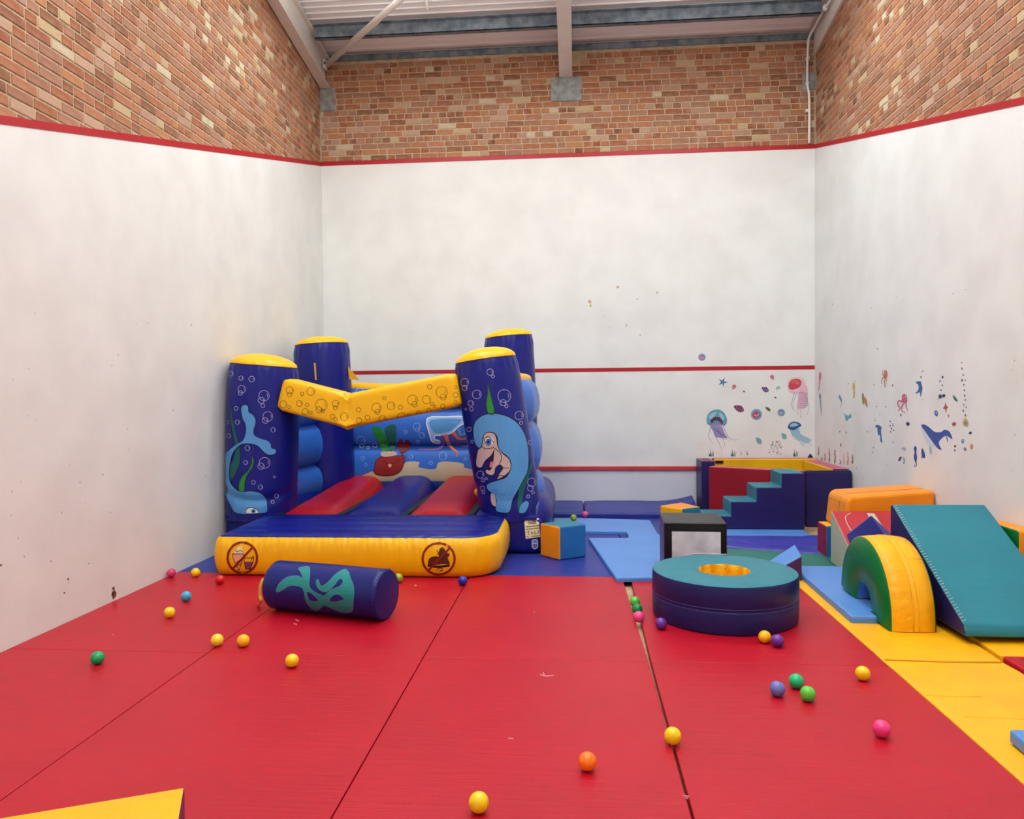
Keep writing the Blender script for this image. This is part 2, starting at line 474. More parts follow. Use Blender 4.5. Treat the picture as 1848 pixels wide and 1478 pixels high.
# red lines and the tin strip
def trim(name, v, f, m): o = mesh(name, v, f, m); o['kind'] = 'structure'; return o
v, f = boxvf((0.0, -0.004, 4.57), (XR, 0.0, 4.622)); trim('trim_1', v, f, PAINT_RED)
def side_trim(name, x0, x1):
    poly = [(0.0, 4.57), (0.0, 4.622), (-9.75, side_line(-9.75)+0.002), (-9.75, side_line(-9.75)-0.05)]
    v, f = prism(poly, 'x', x0, x1); trim(name, v, f, PAINT_RED)
side_trim('trim_2', 0.0, 0.004); side_trim('trim_3', XR-0.004, XR)
v, f = boxvf((0.0, -0.002, 1.78), (XR, 0.0, 1.83)); trim('trim_4', v, f, PAINT_RED)
box('trim_5', (0.0, -0.03, 0.492), (XR, 0.0, 0.546), TIN_RED, None, 0.006)['kind'] = 'structure'
box('baseboard_front', (0.0, -0.008, 0.0), (XR, 0.0, 0.492), TINBOARD)['kind'] = 'structure'

# ---- roof steel
def ibeam(name, xc, zb, y0, y1, w, d, label, web=0.012, fl=0.016):
    e = empty(name, (xc, y0, zb), label, 'steel beam', 'roof beams')
    def bar(nm, xa, xb, za, zc):
        vv = []
        for yy in (y0, y1):
            dz = -RS*(yy-y0)
            vv += [(xa, yy-y0, za+dz), (xb, yy-y0, za+dz), (xb, yy-y0, zc+dz), (xa, yy-y0, zc+dz)]
        mesh(nm, vv, [(0, 1, 2, 3), (7, 6, 5, 4), (0, 4, 5, 1), (1, 5, 6, 2), (2, 6, 7, 3), (3, 7, 4, 0)], STEEL, e)
    bar('bottom_flange', -w/2, w/2, 0, fl); bar('web', -web/2, web/2, fl, d-fl); bar('top_flange', -w/2, w/2, d-fl, d)
    return e
ibeam('roof_beam', 3.265, 5.605, 0.0, YB, 0.165, 0.40, 'beige painted steel roof beam resting on the middle concrete padstone')
ibeam('roof_beam', 0.065, 5.60, 0.0, YB, 0.13, 0.40, 'beige painted steel roof beam along the left brick wall')
e = empty('roof_beam', (XR, 0.0, 5.74), 'beige painted steel roof beam along the right brick wall above the conduit', 'steel beam', 'roof beams')
for nm, xa, xb, za, zc in (('web', -0.012, 0.012, 0.0, 0.30), ('top_flange', -0.09, 0.012, 0.30, 0.316)):
    vv = []
    for yy in (0.0, YB):
        vv += [(xa, yy, za-RS*yy), (xb, yy, za-RS*yy), (xb, yy, zc-RS*yy), (xa, yy, zc-RS*yy)]
    mesh(nm, vv, [(0, 1, 2, 3), (7, 6, 5, 4), (0, 4, 5, 1), (1, 5, 6, 2), (2, 6, 7, 3), (3, 7, 4, 0)], STEEL, e)
def purlin(y, x0, x1, label):
    """galvanised Z purlin hung under the lining"""
    z1 = roof_z(y)-0.012; d = 0.15
    e = empty('purlin', ((x0+x1)/2, y, z1-d), label, 'purlin', 'galvanised purlins'); h = (x1-x0)/2
    box('web', (-h, -0.006, 0.0), (h, 0.006, d), GALV, e)
    box('flange', (-h, -0.006, 0.0), (h, 0.075, 0.006), GALV, e)
    box('flange', (-h, -0.075, d-0.014), (h, 0.006, d-0.008), GALV, e)
    box('lip', (-h, 0.069, 0.0), (h, 0.075, 0.02), GALV, e)
    for x in (-h+0.05, h-0.05): box('cleat', (x-0.04, -0.016, 0.01), (x+0.04, -0.006, 0.13), GALV, e)
purlin(-0.60, 0.14, 3.18, 'galvanised steel purlin nearest the front wall, left of the middle beam')
purlin(-0.60, 3.35, 6.29, 'galvanised steel purlin nearest the front wall, right of the middle beam')
e = empty('eaves_strip', (XR/2, 0.0, 5.94), 'galvanised steel eaves angle along the top of the front brick wall', 'steel strip')
box('vertical_leg', (-XR/2, -0.006, 0.0), (XR/2, 0.012, 0.075), GALV, e)
box('horizontal_leg', (-XR/2, -0.018, 0.069), (XR/2, -0.006, 0.075), GALV, e)
# diagonal bracing tube in the roof
a = Vector((0.14, -0.12, 5.86)); b2 = ony(735, -12, -1.55); b3 = a+(b2-a)*1.5
e = empty('brace_tube', a, 'white painted diagonal brace tube from the left beam up into the roof', 'brace')
tube('tube', [Vector((0, 0, 0)), (b3-a)*0.5, b3-a], 0.038, TUBEW, e, 14)
box('end_plate', (-0.055, -0.03, -0.06), (-0.01, 0.04, 0.06), STEEL, e, 0.004)
tube('bolt', [(-0.02, -0.05, 0.0), (-0.02, 0.05, 0.0)], 0.014, GALV, e, 8)
tag(tube('hanger_rod', [ony(767, -14, -1.0), ony(772, 18, -0.98)], 0.02, TUBEW, None, 10), 'short white rod hanging from the lining beside the brace tube', 'rod')
# conduit in the right corner
c0 = Vector((6.325, -0.03, 4.63)); pts = [c0, Vector((6.325, -0.03, 5.2)), ony(1457, 150, -0.03), ony(1458, 85, -0.035), ony(1461, 66, -0.045), ony(1470, 50, -0.14), ony(1484, 36, -0.32), ony(1495, 24, -0.46), ony(1501, 14, -0.58), ony(1512, -4, -0.80), ony(1530, -30, -1.10)]
pts = [Vector((min(p.x, 6.345), p.y, min(p.z, roof_z(p.y)-0.06))) for p in pts]
e = empty('conduit', c0, 'white electrical conduit running up the right corner of the brickwork', 'conduit')
tube('pipe', [p-c0 for p in spline(pts, 5)], 0.016, WHITEP, e, 10)
for q, yy in (((1457, 150), -0.02), ((1456.6, 200), -0.02), ((1457.5, 105), -0.02)):
    p = ony(q[0], q[1], yy)-c0; box('saddle_clip', p-Vector((0.022, 0.02, 0.016)), p+Vector((0.022, 0.03, 0.016)), WHITEP, e, 0.005)
p = pts[8]-c0; tube('junction_box', [p-Vector((0, 0.03, 0)), p+Vector((0, 0.03, 0))], 0.035, WHITEP, e, 14)

# ---- ceiling lamps added out of view above the picture to light the court
def lamp(x, y, label):
    z = roof_z(y)-0.72
    e = empty('added_ceiling_lamp', (x, y, z), label, 'lamp', 'added court lamps')
    box('housing', (-0.85, -0.10, 0.05), (0.85, 0.10, 0.11), TUBEW, e, 0.01)
    for yy in (-0.05, 0.05): tube('fluorescent_tube', [(-0.8, yy, 0.03), (0.8, yy, 0.03)], 0.013, LAMPM, e, 10)
    for xx in (-0.6, 0.6): tube('hanger', [(xx, 0, 0.11), (xx, 0, 0.72)], 0.006, GALV, e, 6)
    for nm, zz, rx, pw in (('down_light', -0.01, 0.0, LAMP_DOWN), ('up_light', 0.14, pi, LAMP_UP)):
        l = bpy.data.lights.new(nm, 'AREA'); l.shape = 'RECTANGLE'; l.size = 1.6; l.size_y = 0.22; l.energy = pw; l.color = LAMP_COLOR
        o = link(nm, l, e); o.location = (0, 0, zz); o.rotation_euler = (rx, 0, 0)
LAMPM = bpy.data.materials.new('lamp_glow'); LAMPM.use_nodes = True
bs = LAMPM.node_tree.nodes['Principled BSDF']; bs.inputs['Emission Color'].default_value = (1, 0.97, 0.92, 1); bs.inputs['Emission Strength'].default_value = 6.0
for i, y in enumerate((-2.35, -4.9, -7.4, -9.8)):
    w = ('first', 'second', 'third', 'fourth')[i]
    lamp(1.65, y, 'long white twin tube lamp added out of view under the roof, %s from the front on the left' % w)
    lamp(4.85, y, 'long white twin tube lamp added out of view under the roof, %s from the front on the right' % w)

# ================================================================== FLOOR MATS
def mat_poly(name, poly, z0, z1, m, label, group=None, bevel=0.008, lift=None):
    """flat mat with its own outline; lift(x,y) -> extra height of the top (wrinkles, curled ends)"""
    c = Vector((sum(p[0] for p in poly)/len(poly), sum(p[1] for p in poly)/len(poly), z0))
    bm = bmesh.new(); v, f = prism([(p[0]-c.x, p[1]-c.y) for p in poly], 'z', 0.0, z1-z0); bv = [bm.verts.new(p) for p in v]
    for q in f: bm.faces.new([bv[i] for i in q])
    bmesh.ops.recalc_face_normals(bm, faces=bm.faces[:])
    bmesh.ops.bevel(bm, geom=[e for e in bm.edges if any(x.co.z > 0.5*(z1-z0) for x in e.verts)], offset=bevel, segments=2, profile=0.5, affect='EDGES')
    if lift:
        bmesh.ops.triangulate(bm, faces=bm.faces[:])
        for k in range(5):
            es = [e for e in bm.edges if e.calc_length() > 0.09]
            if not es or len(bm.verts) > 9000: break
            bmesh.ops.subdivide_edges(bm, edges=es, cuts=1, use_grid_fill=False)
            bmesh.ops.triangulate(bm, faces=bm.faces[:])
        for x in bm.verts:
            k = x.co.z/(z1-z0); x.co.z += lift(x.co.x+c.x, x.co.y+c.y)*(k if k > 0.01 else 0.0)
    me = bpy.data.meshes.new(name); bm.to_mesh(me); bm.free(); me.materials.append(m)
    if lift: me.polygons.foreach_set('use_smooth', [True]*len(me.polygons))
    o = link(name, me); o.location = c
    return tag(o, label, 'mat', group)
Y0, Y1, Y2 = -3.86, -5.762, -8.3
G = 'red floor mats'
cols = [(0.004, 0.004, 0.004, 1.228, 1.228, 1.228, 'by the left wall'), (1.233, 1.233, 1.233, 2.492, 2.493, 2.493, 'second from the left wall'),
        (2.498, 2.498, 2.498, 3.722, 3.752, 3.760, 'left of the open gap'), (3.790, 3.768, 3.766, 5.03, 5.03, 5.03, 'beside the yellow strip')]
for xa, xm, xb, xc, xn, xd, w in cols:
    mat_poly('floor_mat', [(xa, Y0), (xm, Y1+0.0015), (xn, Y1+0.0015), (xc, Y0)], 0.0, MZ, V_RED, 'red vinyl floor mat in the far row, '+w, G, 0.003)
    mat_poly('floor_mat', [(xm, Y1-0.0015), (xb, Y2), (xd, Y2), (xn, Y1-0.0015)], 0.0, MZ, V_RED, 'red vinyl floor mat in the near row, '+w, G, 0.003)
def fold(x, y, rows, d=0.004, w=0.02): return -sum(d*exp(-((y-r)/w)**2) for r in rows)
ruck = lambda x, y: fold(x, y, (-5.67, -6.18, -6.42), 0.006)+0.003*noise.noise(Vector((x*2.0, y*9.0, 1.0)))
SEAM_SHADE = mat('seam_shade_yellow', (222, 160, 2), 0.5)  # fold seam lines; the shade of the creases is put into this darker yellow
YM = mat_poly('floor_mat', [(5.036, -3.86), (5.036, Y2), (5.675, Y2), (5.675, -3.86)], 0.0, MZ, V_YEL, 'long yellow vinyl floor mat between the red mats and the arch block', 'yellow floor mats', 0.006, ruck)
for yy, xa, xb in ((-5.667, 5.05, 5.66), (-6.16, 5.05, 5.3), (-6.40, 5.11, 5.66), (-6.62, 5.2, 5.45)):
    tube('fold_crease', [Vector((xa, yy+0.01, MZ-0.0005))-YM.location, Vector(((xa+xb)/2, yy-0.004, MZ))-YM.location, Vector((xb, yy+0.006, MZ-0.0005))-YM.location], 0.0035, SEAM_SHADE, YM, 6)
mat_poly('floor_mat', [(5.71, -4.2), (5.70, -5.585), (6.39, -5.585), (6.39, -4.2)], 0.0, 0.05, V_YEL, 'short yellow vinyl floor mat under the big teal ramp', 'yellow floor mats', 0.01)
mat_poly('floor_mat', [(5.70, -5.592), (5.69, Y2), (6.39, Y2), (6.39, -5.592)], 0.0, 0.05, V_RED, 'red vinyl floor mat corner at the right edge beyond the yellow strip', G, 0.012)
# dark blue mats round the castle and along the front wall
G = 'dark blue floor mats'
mat_poly('floor_mat', [(0.004, -3.853), (2.40, -3.853), (2.40, -1.1), (0.004, -1.1)], 0.0, MZ, V_DBLUE, 'dark blue floor mat under the bouncy castle by the left wall', G, 0.006)
mat_poly('floor_mat', [(2.405, -3.853), (3.80, -3.853), (3.80, -1.06), (2.405, -1.06)], 0.0, MZ, V_DBLUE, 'dark blue floor mat under the orange and blue cube', G, 0.006)
mat_poly('floor_mat', [(3.805, -3.853), (4.62, -3.853), (4.62, -1.06), (3.805, -1.06)], 0.0, MZ, V_DBLUE, 'dark blue floor mat under the black topped box', G, 0.006)
mat_poly('floor_mat', [(2.2, -1.03), (3.452, -1.03), (3.444, -0.012), (2.2, -0.012)], 0.0, 0.10, V_DBLUE, 'thick dark blue mat at the front wall behind the castle', G, 0.02,
         lambda x, y: 0.008*noise.noise(Vector((x*3, y*6, 3.0))))
mat_poly('floor_mat', [(3.462, -1.03), (4.80, -1.03), (4.86, -0.012), (3.456, -0.012)], 0.0, 0.10, V_DBLUE, 'thick wrinkled dark blue mat at the front wall with its right end curling up', G, 0.02,
         lambda x, y: 0.010*noise.noise(Vector((x*2.2+y, y*7-x*1.6, 5.0)))+0.075*max(0.0, (x-4.35)/0.5)**2*max(0.0, (y+1.03)))
# light blue mats
G = 'light blue mats'
mat_poly('floor_mat', [(3.10, -1.24), (3.42, -1.235), (4.185, -1.36), (4.19, -2.2), (4.60, -2.9), (4.60, -3.99), (4.03, -3.985), (3.668, -4.03), (3.478, -2.42), (3.86, -2.42), (3.885, -2.30), (3.87, -2.05), (3.42, -2.03), (3.10, -2.0)],
         MZ, 0.075, V_LBLUE, 'large light blue mat with a slot cut, beside the black topped box', G, 0.012)
sat = lambda x, y: 0.012*noise.noise(Vector((x*4+y*3, y*5, 2.0)))+0.008*noise.noise(Vector((x*9, y*7, 6.0)))
mat_poly('floor_mat', [(4.66, -2.085), (5.73, -2.085), (5.735, -1.70), (4.66, -1.70)], 0.0, 0.05, V_LBLUE, 'light blue mat under the purple and teal steps', G)
mat_poly('floor_mat', [(4.63, -2.68), (4.80, -2.69), (5.50, -2.92), (5.82, -2.95), (5.82, -2.09), (4.63, -2.09)], 0.0, 0.045, V_SATIN, 'shiny violet mat with wrinkles in front of the steps', None, 0.008, sat)
mat_poly('floor_mat', [(4.63, -2.69), (4.80, -2.70), (5.50, -2.93), (5.82, -2.96), (5.82, -3.84), (4.63, -3.84)], 0.0, 0.04, V_DGREEN, 'dark green mat between the ring and the beige wedge', None, 0.006,
         lambda x, y: 0.007*noise.noise(Vector((x*2+y*2, y*7+x*2, 8.0))))
mat_poly('floor_mat', [(5.10, -5.0), (5.267, -5.0), (5.267, -4.86), (5.56, -4.86), (5.56, -3.60), (5.19, -3.60), (5.115, -3.9)], MZ, 0.085, V_LBLUE, 'light blue mat lying under the green and yellow arch', G, 0.014)
mat_poly('floor_mat', [(5.165, -6.64), (5.14, -7.4), (6.1, -7.4), (6.1, -6.62)], 0.052, 0.10, V_LBLUE, 'light blue mat corner at the lower right on the yellow strip', G, 0.014)

# ================================================================== SOFT PLAY BLOCKS
# ring
def ring_block():
    cx, cy, R, r, h = 4.337, -4.845, 0.466, 0.163, 0.30
    e = empty('foam_ring', (cx, cy, MZ), 'large round foam ring with teal top, navy side and yellow lined hole', 'foam ring')
    N = 72
    def lathe(nm, prof, m):
        return grid(nm, lambda u, v: (lambda p: Vector((p[0]*cos(2*pi*u), p[0]*sin(2*pi*u), p[1])))(prof[min(int(round(v*(len(prof)-1))), len(prof)-1)]), N, len(prof), m, e, True)
    b = 0.012
    lathe('side_band', [(R-b, 0.0), (R-0.003, 0.004), (R, b), (R+0.003, h*0.25), (R+0.003, h*0.45), (R-0.002, h*0.5), (R+0.004, h*0.55), (R+0.004, h*0.8), (R+0.001, h-b), (R-0.003, h-0.003)], V_NAVY)
    lathe('top_panel', [(R-0.003, h-0.003), (R-b, h), (R*0.9, h+0.004), (r+(R-r)*0.5, h+0.008), (r+0.05, h+0.004), (r+0.012, h), (r+0.004, h-0.003)], V_TEAL)
    pr = [(r+0.004, h-0.003), (r, h-b), (r-0.008, h*0.6), (r-0.008, h*0.3), (r, 0.004)]
    def inner(u, v):
        p = pr[min(int(round(v*4)), 4)]; k = p[0]+0.007*sin(2*pi*u*11+v*2)*sin(pi*v)
        return Vector((k*cos(2*pi*u), k*sin(2*pi*u), p[1]))
    grid('hole_lining', inner, 96, 5, V_YELLOW, e, True)
    lathe('bottom_panel', [(r, 0.002), (R-b, 0.002)], V_NAVY)
    for dz in (0.0, 0.022):
        tube('seam', [((R+0.004)*cos(2*pi*i/N), (R+0.004)*sin(2*pi*i/N), h*0.47+dz) and Vector(((R+0.003)*cos(2*pi*i/N), (R+0.003)*sin(2*pi*i/N), h*0.46+dz)) for i in range(N+1)], 0.0022, SEAMN, e, 6)
ring_block()

# small cube beside the castle
P3 = [onz(975, 947, 0.35), onz(1010, 952, 0.35), onz(1057, 946, 0.35)]
cF, cL, cR = Vector((3.212, -3.30)), Vector((3.030, -3.10)), Vector((3.450, -3.135))
cB = Vector((3.29, -2.92))
v, f = prism([tuple(cF), tuple(cR), tuple(cB), tuple(cL)], 'z', MZ, 0.338)
foam('foam_cube', v, f, [0, 1, 2, 2, 3, 3], [('bottom_panel', V_SKY), ('top_panel', V_TEAL), ('blue_panel', V_SKY), ('orange_panel', V_ORANGE)],
     'small foam cube with orange and blue sides and teal top beside the castle', 'foam block', None, 0.016)
# yellow, orange, teal block behind the black topped box
v, f = prism([(4.43, -2.16), (4.64, -2.01), (4.49, -1.70), (4.235, -1.94)], 'z', MZ, 0.325)
foam('foam_cube', v, f, [0, 1, 2, 2, 3, 3], [('bottom_panel', V_YELLOW), ('top_panel', V_ORANGE), ('teal_panel', V_TEAL), ('yellow_panel', V_YELLOW)],
     'foam block with orange top and yellow and teal sides behind the black topped box', 'foam block', None, 0.014)
# black topped box with a grey window
e = boxfoam('foam_box', (4.05, -4.01, 0.076), (4.53, -3.52, 0.505), dict(rest=('body', V_BLACK), left=('plum_panel', V_PUR2)),
            'black topped foam box with a worn grey window sheet behind the ring', 'foam box', None, 0.012, -0.046)
bx = Vector(e.location)
box('window_sheet', Vector((4.112, -4.0145, 0.09))-bx, Vector((4.482, -4.0095, 0.435))-bx, V_GREY, e, 0.002)
box('tape', Vector((4.26, -4.0185, 0.262))-bx, Vector((4.525, -4.0135, 0.268))-bx, STITCH, e)
# steps
st = [(4.735, MZ+0.01), (4.735, 0.192), (4.994, 0.192), (4.994, 0.347), (5.257, 0.347), (5.257, 0.498), (5.515, 0.498), (5.515, 0.648), (5.755, 0.648), (5.755, MZ+0.01)]
v, f = prism(st, 'y', -1.785, -1.33)
foam('foam_steps', v, f, [0, 0]+[1]*8+[0, 2], [('side_panel', V_PURP), ('tread_panel', V_TEAL), ('bottom_panel', V_PURP)][:3],
     'foam steps with teal treads and purple sides in front of the ball pit', 'foam steps', None, 0.012, 2)
# ball pit panels
def panel(name, lo, hi, cols, label):
    return boxfoam(name, lo, hi, cols, label, 'pit panel', 'ball pit wall panels', 0.016)
O_ = lambda m: ('outer_panel', m)
panel('pit_panel', (4.905, -0.45, 0.0), (5.075, -0.03, 0.655), dict(rest=O_(V_PURP), top=('top_panel', V_MAUVE), right=('inner_panel', V_PITY)), 'short purple ball pit panel with black strip on its mauve top, leftmost')
box('hook_strip', (-0.085+0.03, -0.13, 0.655-0.002), (0.085-0.045, 0.10, 0.658), V_BLACK, bpy.data.objects['pit_panel'])
panel('pit_panel', (5.10, -0.18, 0.0), (6.38, -0.02, 0.655), dict(rest=O_(V_PURP), top=('top_panel', V_MAUVE), front=('inner_panel', V_PITY)), 'long ball pit panel along the front wall with yellow inside and mauve top')
panel('pit_panel', (6.20, -1.27, 0.0), (6.39, -0.20, 0.638), dict(rest=O_(V_PURP), top=('top_panel', V_MAUVE), left=('inner_panel', V_PITY)), 'ball pit panel along the right wall with yellow inside and mauve top')
e = panel('pit_panel', (5.895, -1.355, 0.0), (6.385, -1.285, 0.622), dict(rest=O_(V_PURP)), 'plain purple ball pit panel facing the room beside the steps')
box('hook_strip', (-0.235, -0.03, 0.620), (0.235, 0.03, 0.6255), V_BLACK, e)
A, B = Vector((4.94, -0.74)), Vector((5.885, -1.27)); d = (B-A).normalized(); nn = Vector((-d.y, d.x))*0.15
v, f = prism([tuple(A), tuple(B), tuple(B+nn), tuple(A+nn)], 'z', 0.0, 0.612)
e = foam('pit_panel', v, f, [2, 1, 0, 2, 3, 2], [('outer_panel', V_DRED), ('top_panel', V_MAUVE), ('end_panel', V_BLACK), ('inner_panel', V_PITY)],
         'dark red ball pit panel standing behind the teal steps', 'pit panel', 'ball pit wall panels', 0.014)
p = Vector((5.765, -1.27, 0.0))
tag(box('hook_strap', (5.765, -1.62, 0.585), (5.772, -1.60, 0.652), V_BLACK, None, 0.002), 'short black strap hanging at the top corner of the steps', 'strap')
for (px, py, yy, w) in ((1298, 834, -0.186, 0.10), ):
    p = ony(px, py, yy); tag(box('hook_patch', p-Vector((0.05, 0.004, 0.018)), p+Vector((0.05, 0.0, 0.018)), V_BLACK, None, 0.002), 'black hook tape patch on the yellow inside of the ball pit', 'tape')
# triangle wedge behind the ring
v = [(5.02, -3.90, MZ), (5.105, -3.90, MZ), (5.105, -3.62, MZ), (5.02, -3.62, MZ)]
tp = [ony(1444, 1008, -3.9), ony(1437, 991, -3.72)]
wv = [ony(1405, 1030, -3.80), Vector((5.098, -3.895, 0.215)), Vector((5.105, -3.66, 0.305)), Vector((4.86, -3.62, 0.15)), Vector((4.86, -3.80, 0.15))]
poly = [(4.80, MZ), (5.105, MZ), (5.105, 0.295), (4.80, 0.085)]
v, f = prism(poly, 'y', -3.93, -3.74)
v = [list(p) for p in v]; v[2][2] = 0.235; v[3][2] = 0.06; v[6][2] = 0.29
foam('foam_wedge', v, f, [0, 0, 0, 0, 1, 0], [('plum_side', V_PUR2), ('light_blue_top', V_LBLUE)],
     'small foam wedge with light blue slope and plum side behind the ring', 'foam wedge', None, 0.008, 2)
# red, yellow and blue block under the orange block
boxfoam('foam_block', (5.567, -3.04, 0.0), (5.98, -2.80, 0.315), dict(rest=('blue_panel', V_SKY), left=('red_panel', V_DRED), top=('yellow_panel', V_YELLOW)),
        'small foam block with dark red, blue and yellow panels under the orange block', 'foam block', None, 0.016)
boxfoam('foam_block', (6.05, -3.2, 0.0), (6.385, -2.80, 0.315), dict(rest=('blue_panel', V_SKY), top=('yellow_panel', V_YELLOW)),
        'foam block by the right wall hidden beneath the orange block', 'foam block', None, 0.016)
# orange rounded block
R_ = 0.075
ol = [(5.635, 0.32), (6.39, 0.32), (6.39, 0.660)]+[(5.64+0.02+R_-R_*sin(t), 0.615-R_+R_*cos(t)) for t in [i*pi/2/6 for i in range(7)]]
v, f = prism(ol, 'y', -3.285, -2.80)
e = foam('foam_block', v, f, [0]*len(f), [('body', V_ORANGE)], 'long orange foam block with rounded end lying behind the red wedge', 'foam block', None, 0.03, 3)
o = Vector(e.location)
bt = bvh_of([e.children[0]]); sm = []
for i in range(12):
    h_ = bt.ray_cast(Vector((6.36-i*0.058, -3.12, 2.0)), Vector((0, 0, -1)))[0]
    if h_: sm.append(h_)
for i in range(8):
    h_ = bt.ray_cast(Vector((5.0, -3.12, 0.575-i*0.032)), Vector((1, 0, 0)))[0]
    if h_: sm.append(h_)
tube('seam', [p-o for p in sm], 0.0035, SEAMO, e, 6)
# red and beige wedge
v, f = prism([(-3.30, 0.045), (-3.30, 0.49), (-3.335, 0.49), (-4.03, 0.10), (-4.03, 0.045)], 'x', 5.525, 6.385)
e = foam('foam_wedge', v, f, [0, 0, 0, 1, 1, 1, 0], [('beige_panel', V_BEIGE), ('red_panel', V_REDF)], 'foam wedge with red slope and beige side leaning on the orange block', 'foam wedge', None, 0.010, 2)
o = Vector(e.location); sl = (0.49-0.10)/(0.695)
def on_slope(x, y, k=0.004): return Vector((x, y, 0.49+(y+3.335)*sl+k))-o
tube('stitch_line', spline([on_slope(5.67, -3.36), on_slope(5.615, -3.40), on_slope(5.60, -3.47), on_slope(5.61, -3.60), on_slope(5.64, -3.75), on_slope(5.66, -3.85)], 4), 0.003, STITCH, e, 6)
mesh('zip_patch', [on_slope(5.80, -3.36), on_slope(5.86, -3.36), on_slope(5.885, -3.62), on_slope(5.83, -3.62)], [(0, 1, 2, 3)], V_BEIGE, e)
# indigo prism lying on the slope
ax = [ony(1527, 965, -4.12), ony(1572, 930, -4.10), ony(1599, 969, -4.12), ony(1536, 988, -4.14)]
bk = [ony(1545, 962, -3.98), ony(1574, 932, -3.96), ony(1609, 963, -3.98), ony(1560, 985, -4.0)]
v = ax+bk
foam('foam_prism', v, [(0, 1, 2, 3), (4, 5, 6, 7), (0, 1, 5, 4), (1, 2, 6, 5), (2, 3, 7, 6), (3, 0, 4, 7)], [0]*6, [('body', V_IND)],
     'indigo foam prism tipped on the red wedge behind the arch', 'foam block', None, 0.006, 2)
# arch
def arch():
    x0, x1 = 5.27, 5.552; Ro, Hh, ri = 0.432, 0.455, 0.142; tilt = 0.085
    fy, fz = -5.165, MZ+0.002
    e = empty('foam_arch', (0.5*(x0+x1), fy, fz), 'foam arch with green faces and yellow curved top on the yellow mat', 'foam arch')
    def L(s, z):  # local side outline -> (y,z) relative to the front bottom edge
        y = s+Ro; return (y*cos(tilt)-z*sin(tilt)*0.6, y*sin(tilt)+z*cos(tilt))
    N = 28; hw = (x1-x0)/2
    out = [L(-Ro*cos(pi*i/N)**1 if True else 0, Hh*sin(pi*i/N)**0.92) for i in range(N+1)]
    inn = [L(-ri*cos(pi*i/N), ri*1.02*sin(pi*i/N)) for i in range(N+1)]
    vv = []; ff = []; b = 0.014
    # side faces (green)
    for sx in (-1, 1):
        vv = []; ff = []
        for i in range(N+1):
            (y0, z0), (y1, z1) = out[i], inn[i]
            my, mz = (y0+y1)/2, (z0+z1)/2
            for k, t in ((0, 0.0), (1, 0.05), (2, 0.5), (3, 0.95), (4, 1.0)):
                bul = {0: -b, 1: 0.0, 2: 0.008, 3: 0.0, 4: -b}[k]
                vv.append((sx*(hw+bul), y0+(y1-y0)*t, z0+(z1-z0)*t))
        for i in range(N):
            for k in range(4):
                q = (i*5+k, i*5+k+1, (i+1)*5+k+1, (i+1)*5+k); ff.append(q if sx < 0 else q[::-1])
        mesh('green_face', vv, ff, V_GREEN, e, True)
    S = [-1, -0.94, -0.5, -0.06, 0.0, 0.06, 0.5, 0.94, 1]
    def strip(nm, pts, m, dirn, puff):
        vv = []; ff = []
        for i, (y, z) in enumerate(pts):
            a = pts[max(i-1, 0)]; c = pts[min(i+1, len(pts)-1)]; t = Vector((c[0]-a[0], c[1]-a[1])).normalized(); nrm = Vector((-t.y, t.x))*dirn
            for s in S:
                k = puff*(1-s*s)-(0.004 if abs(s) < 0.03 else 0)
                vv.append((s*(hw-b if abs(s) == 1 else hw-0.006), y+nrm.x*k, z+nrm.y*k))
        w = len(S)
        for i in range(len(pts)-1):
            for k in range(w-1): ff.append((i*w+k, i*w+k+1, (i+1)*w+k+1, (i+1)*w+k))
        return mesh(nm, vv, ff, m, e, True)
    strip('yellow_top', out, V_YELLOW, 1, 0.012)
    strip('hole_lining', inn, V_LBLUE, -1, 0.0)
    for a, c in ((out[0], inn[0]), (inn[-1], out[-1])):
        mesh('foot', [(-hw+b, a[0], a[1]), (hw-b, a[0], a[1]), (hw-b, c[0], c[1]), (-hw+b, c[0], c[1])], [(0, 1, 2, 3)], V_GREEN, e)
    for dx in (-0.002, 0.028):
        tube('seam', [Vector((dx, y, z))+(Vector((0, y-Ro, z-0.06))).normalized()*0.012 for (y, z) in out], 0.0028, SEAMY, e, 6)
    y, z = out[9]; q = (Vector((0, y-Ro, z-0.06))).normalized()*0.011
    tube('seam', [Vector((0.028, y, z))+q, Vector((hw-0.01, y, z))+q*0.4], 0.0022, SEAMY, e, 6)
arch()
# big teal ramp
rx0, rx1 = 5.605, 6.238
v, f = prism([(-5.385, 0.085), (-5.385, 0.115), (-5.365, 0.155), (-4.36, 0.705), (-4.33, 0.69), (-4.33, 0.085)], 'x', rx0, rx1)
e = foam('foam_ramp', v, f, [0, 0, 1, 1, 1, 1, 0, 0], [('side_panel', V_PURP), ('slope_panel', V_TEAL)], 'big foam ramp with teal slope and purple side by the right wall', 'foam ramp', None, 0.012, 3)
o = Vector(e.location)
for i in range(44):
    t = 0.02+0.96*i/43; p = Vector((rx0+0.004, -5.37+(1.0)*t, 0.158+0.545*t+0.001))-o
    tube('stitch', [p+Vector((-0.004, 0, -0.002)), p+Vector((0.016+0.008*RND.random(), 0.005, 0.005))], 0.0016, STITCH, e, 4)
tag(box('ramp_support', (rx0+0.06, -5.1, 0.05), (rx1-0.02, -4.34, 0.085), V_BLACK, None, 0.006), 'dark thin foam pad under the big teal ramp', 'foam pad')
# orange and green block between the ramp and the wall
boxfoam('foam_block', (6.262, -4.72, 0.05), (6.392, -4.28, 0.585), dict(rest=('orange_panel', V_ORANGE), left=('green_panel', V_GREEN)),
        'orange and green foam block squeezed between the ramp and the right wall', 'foam block', None, 0.014)
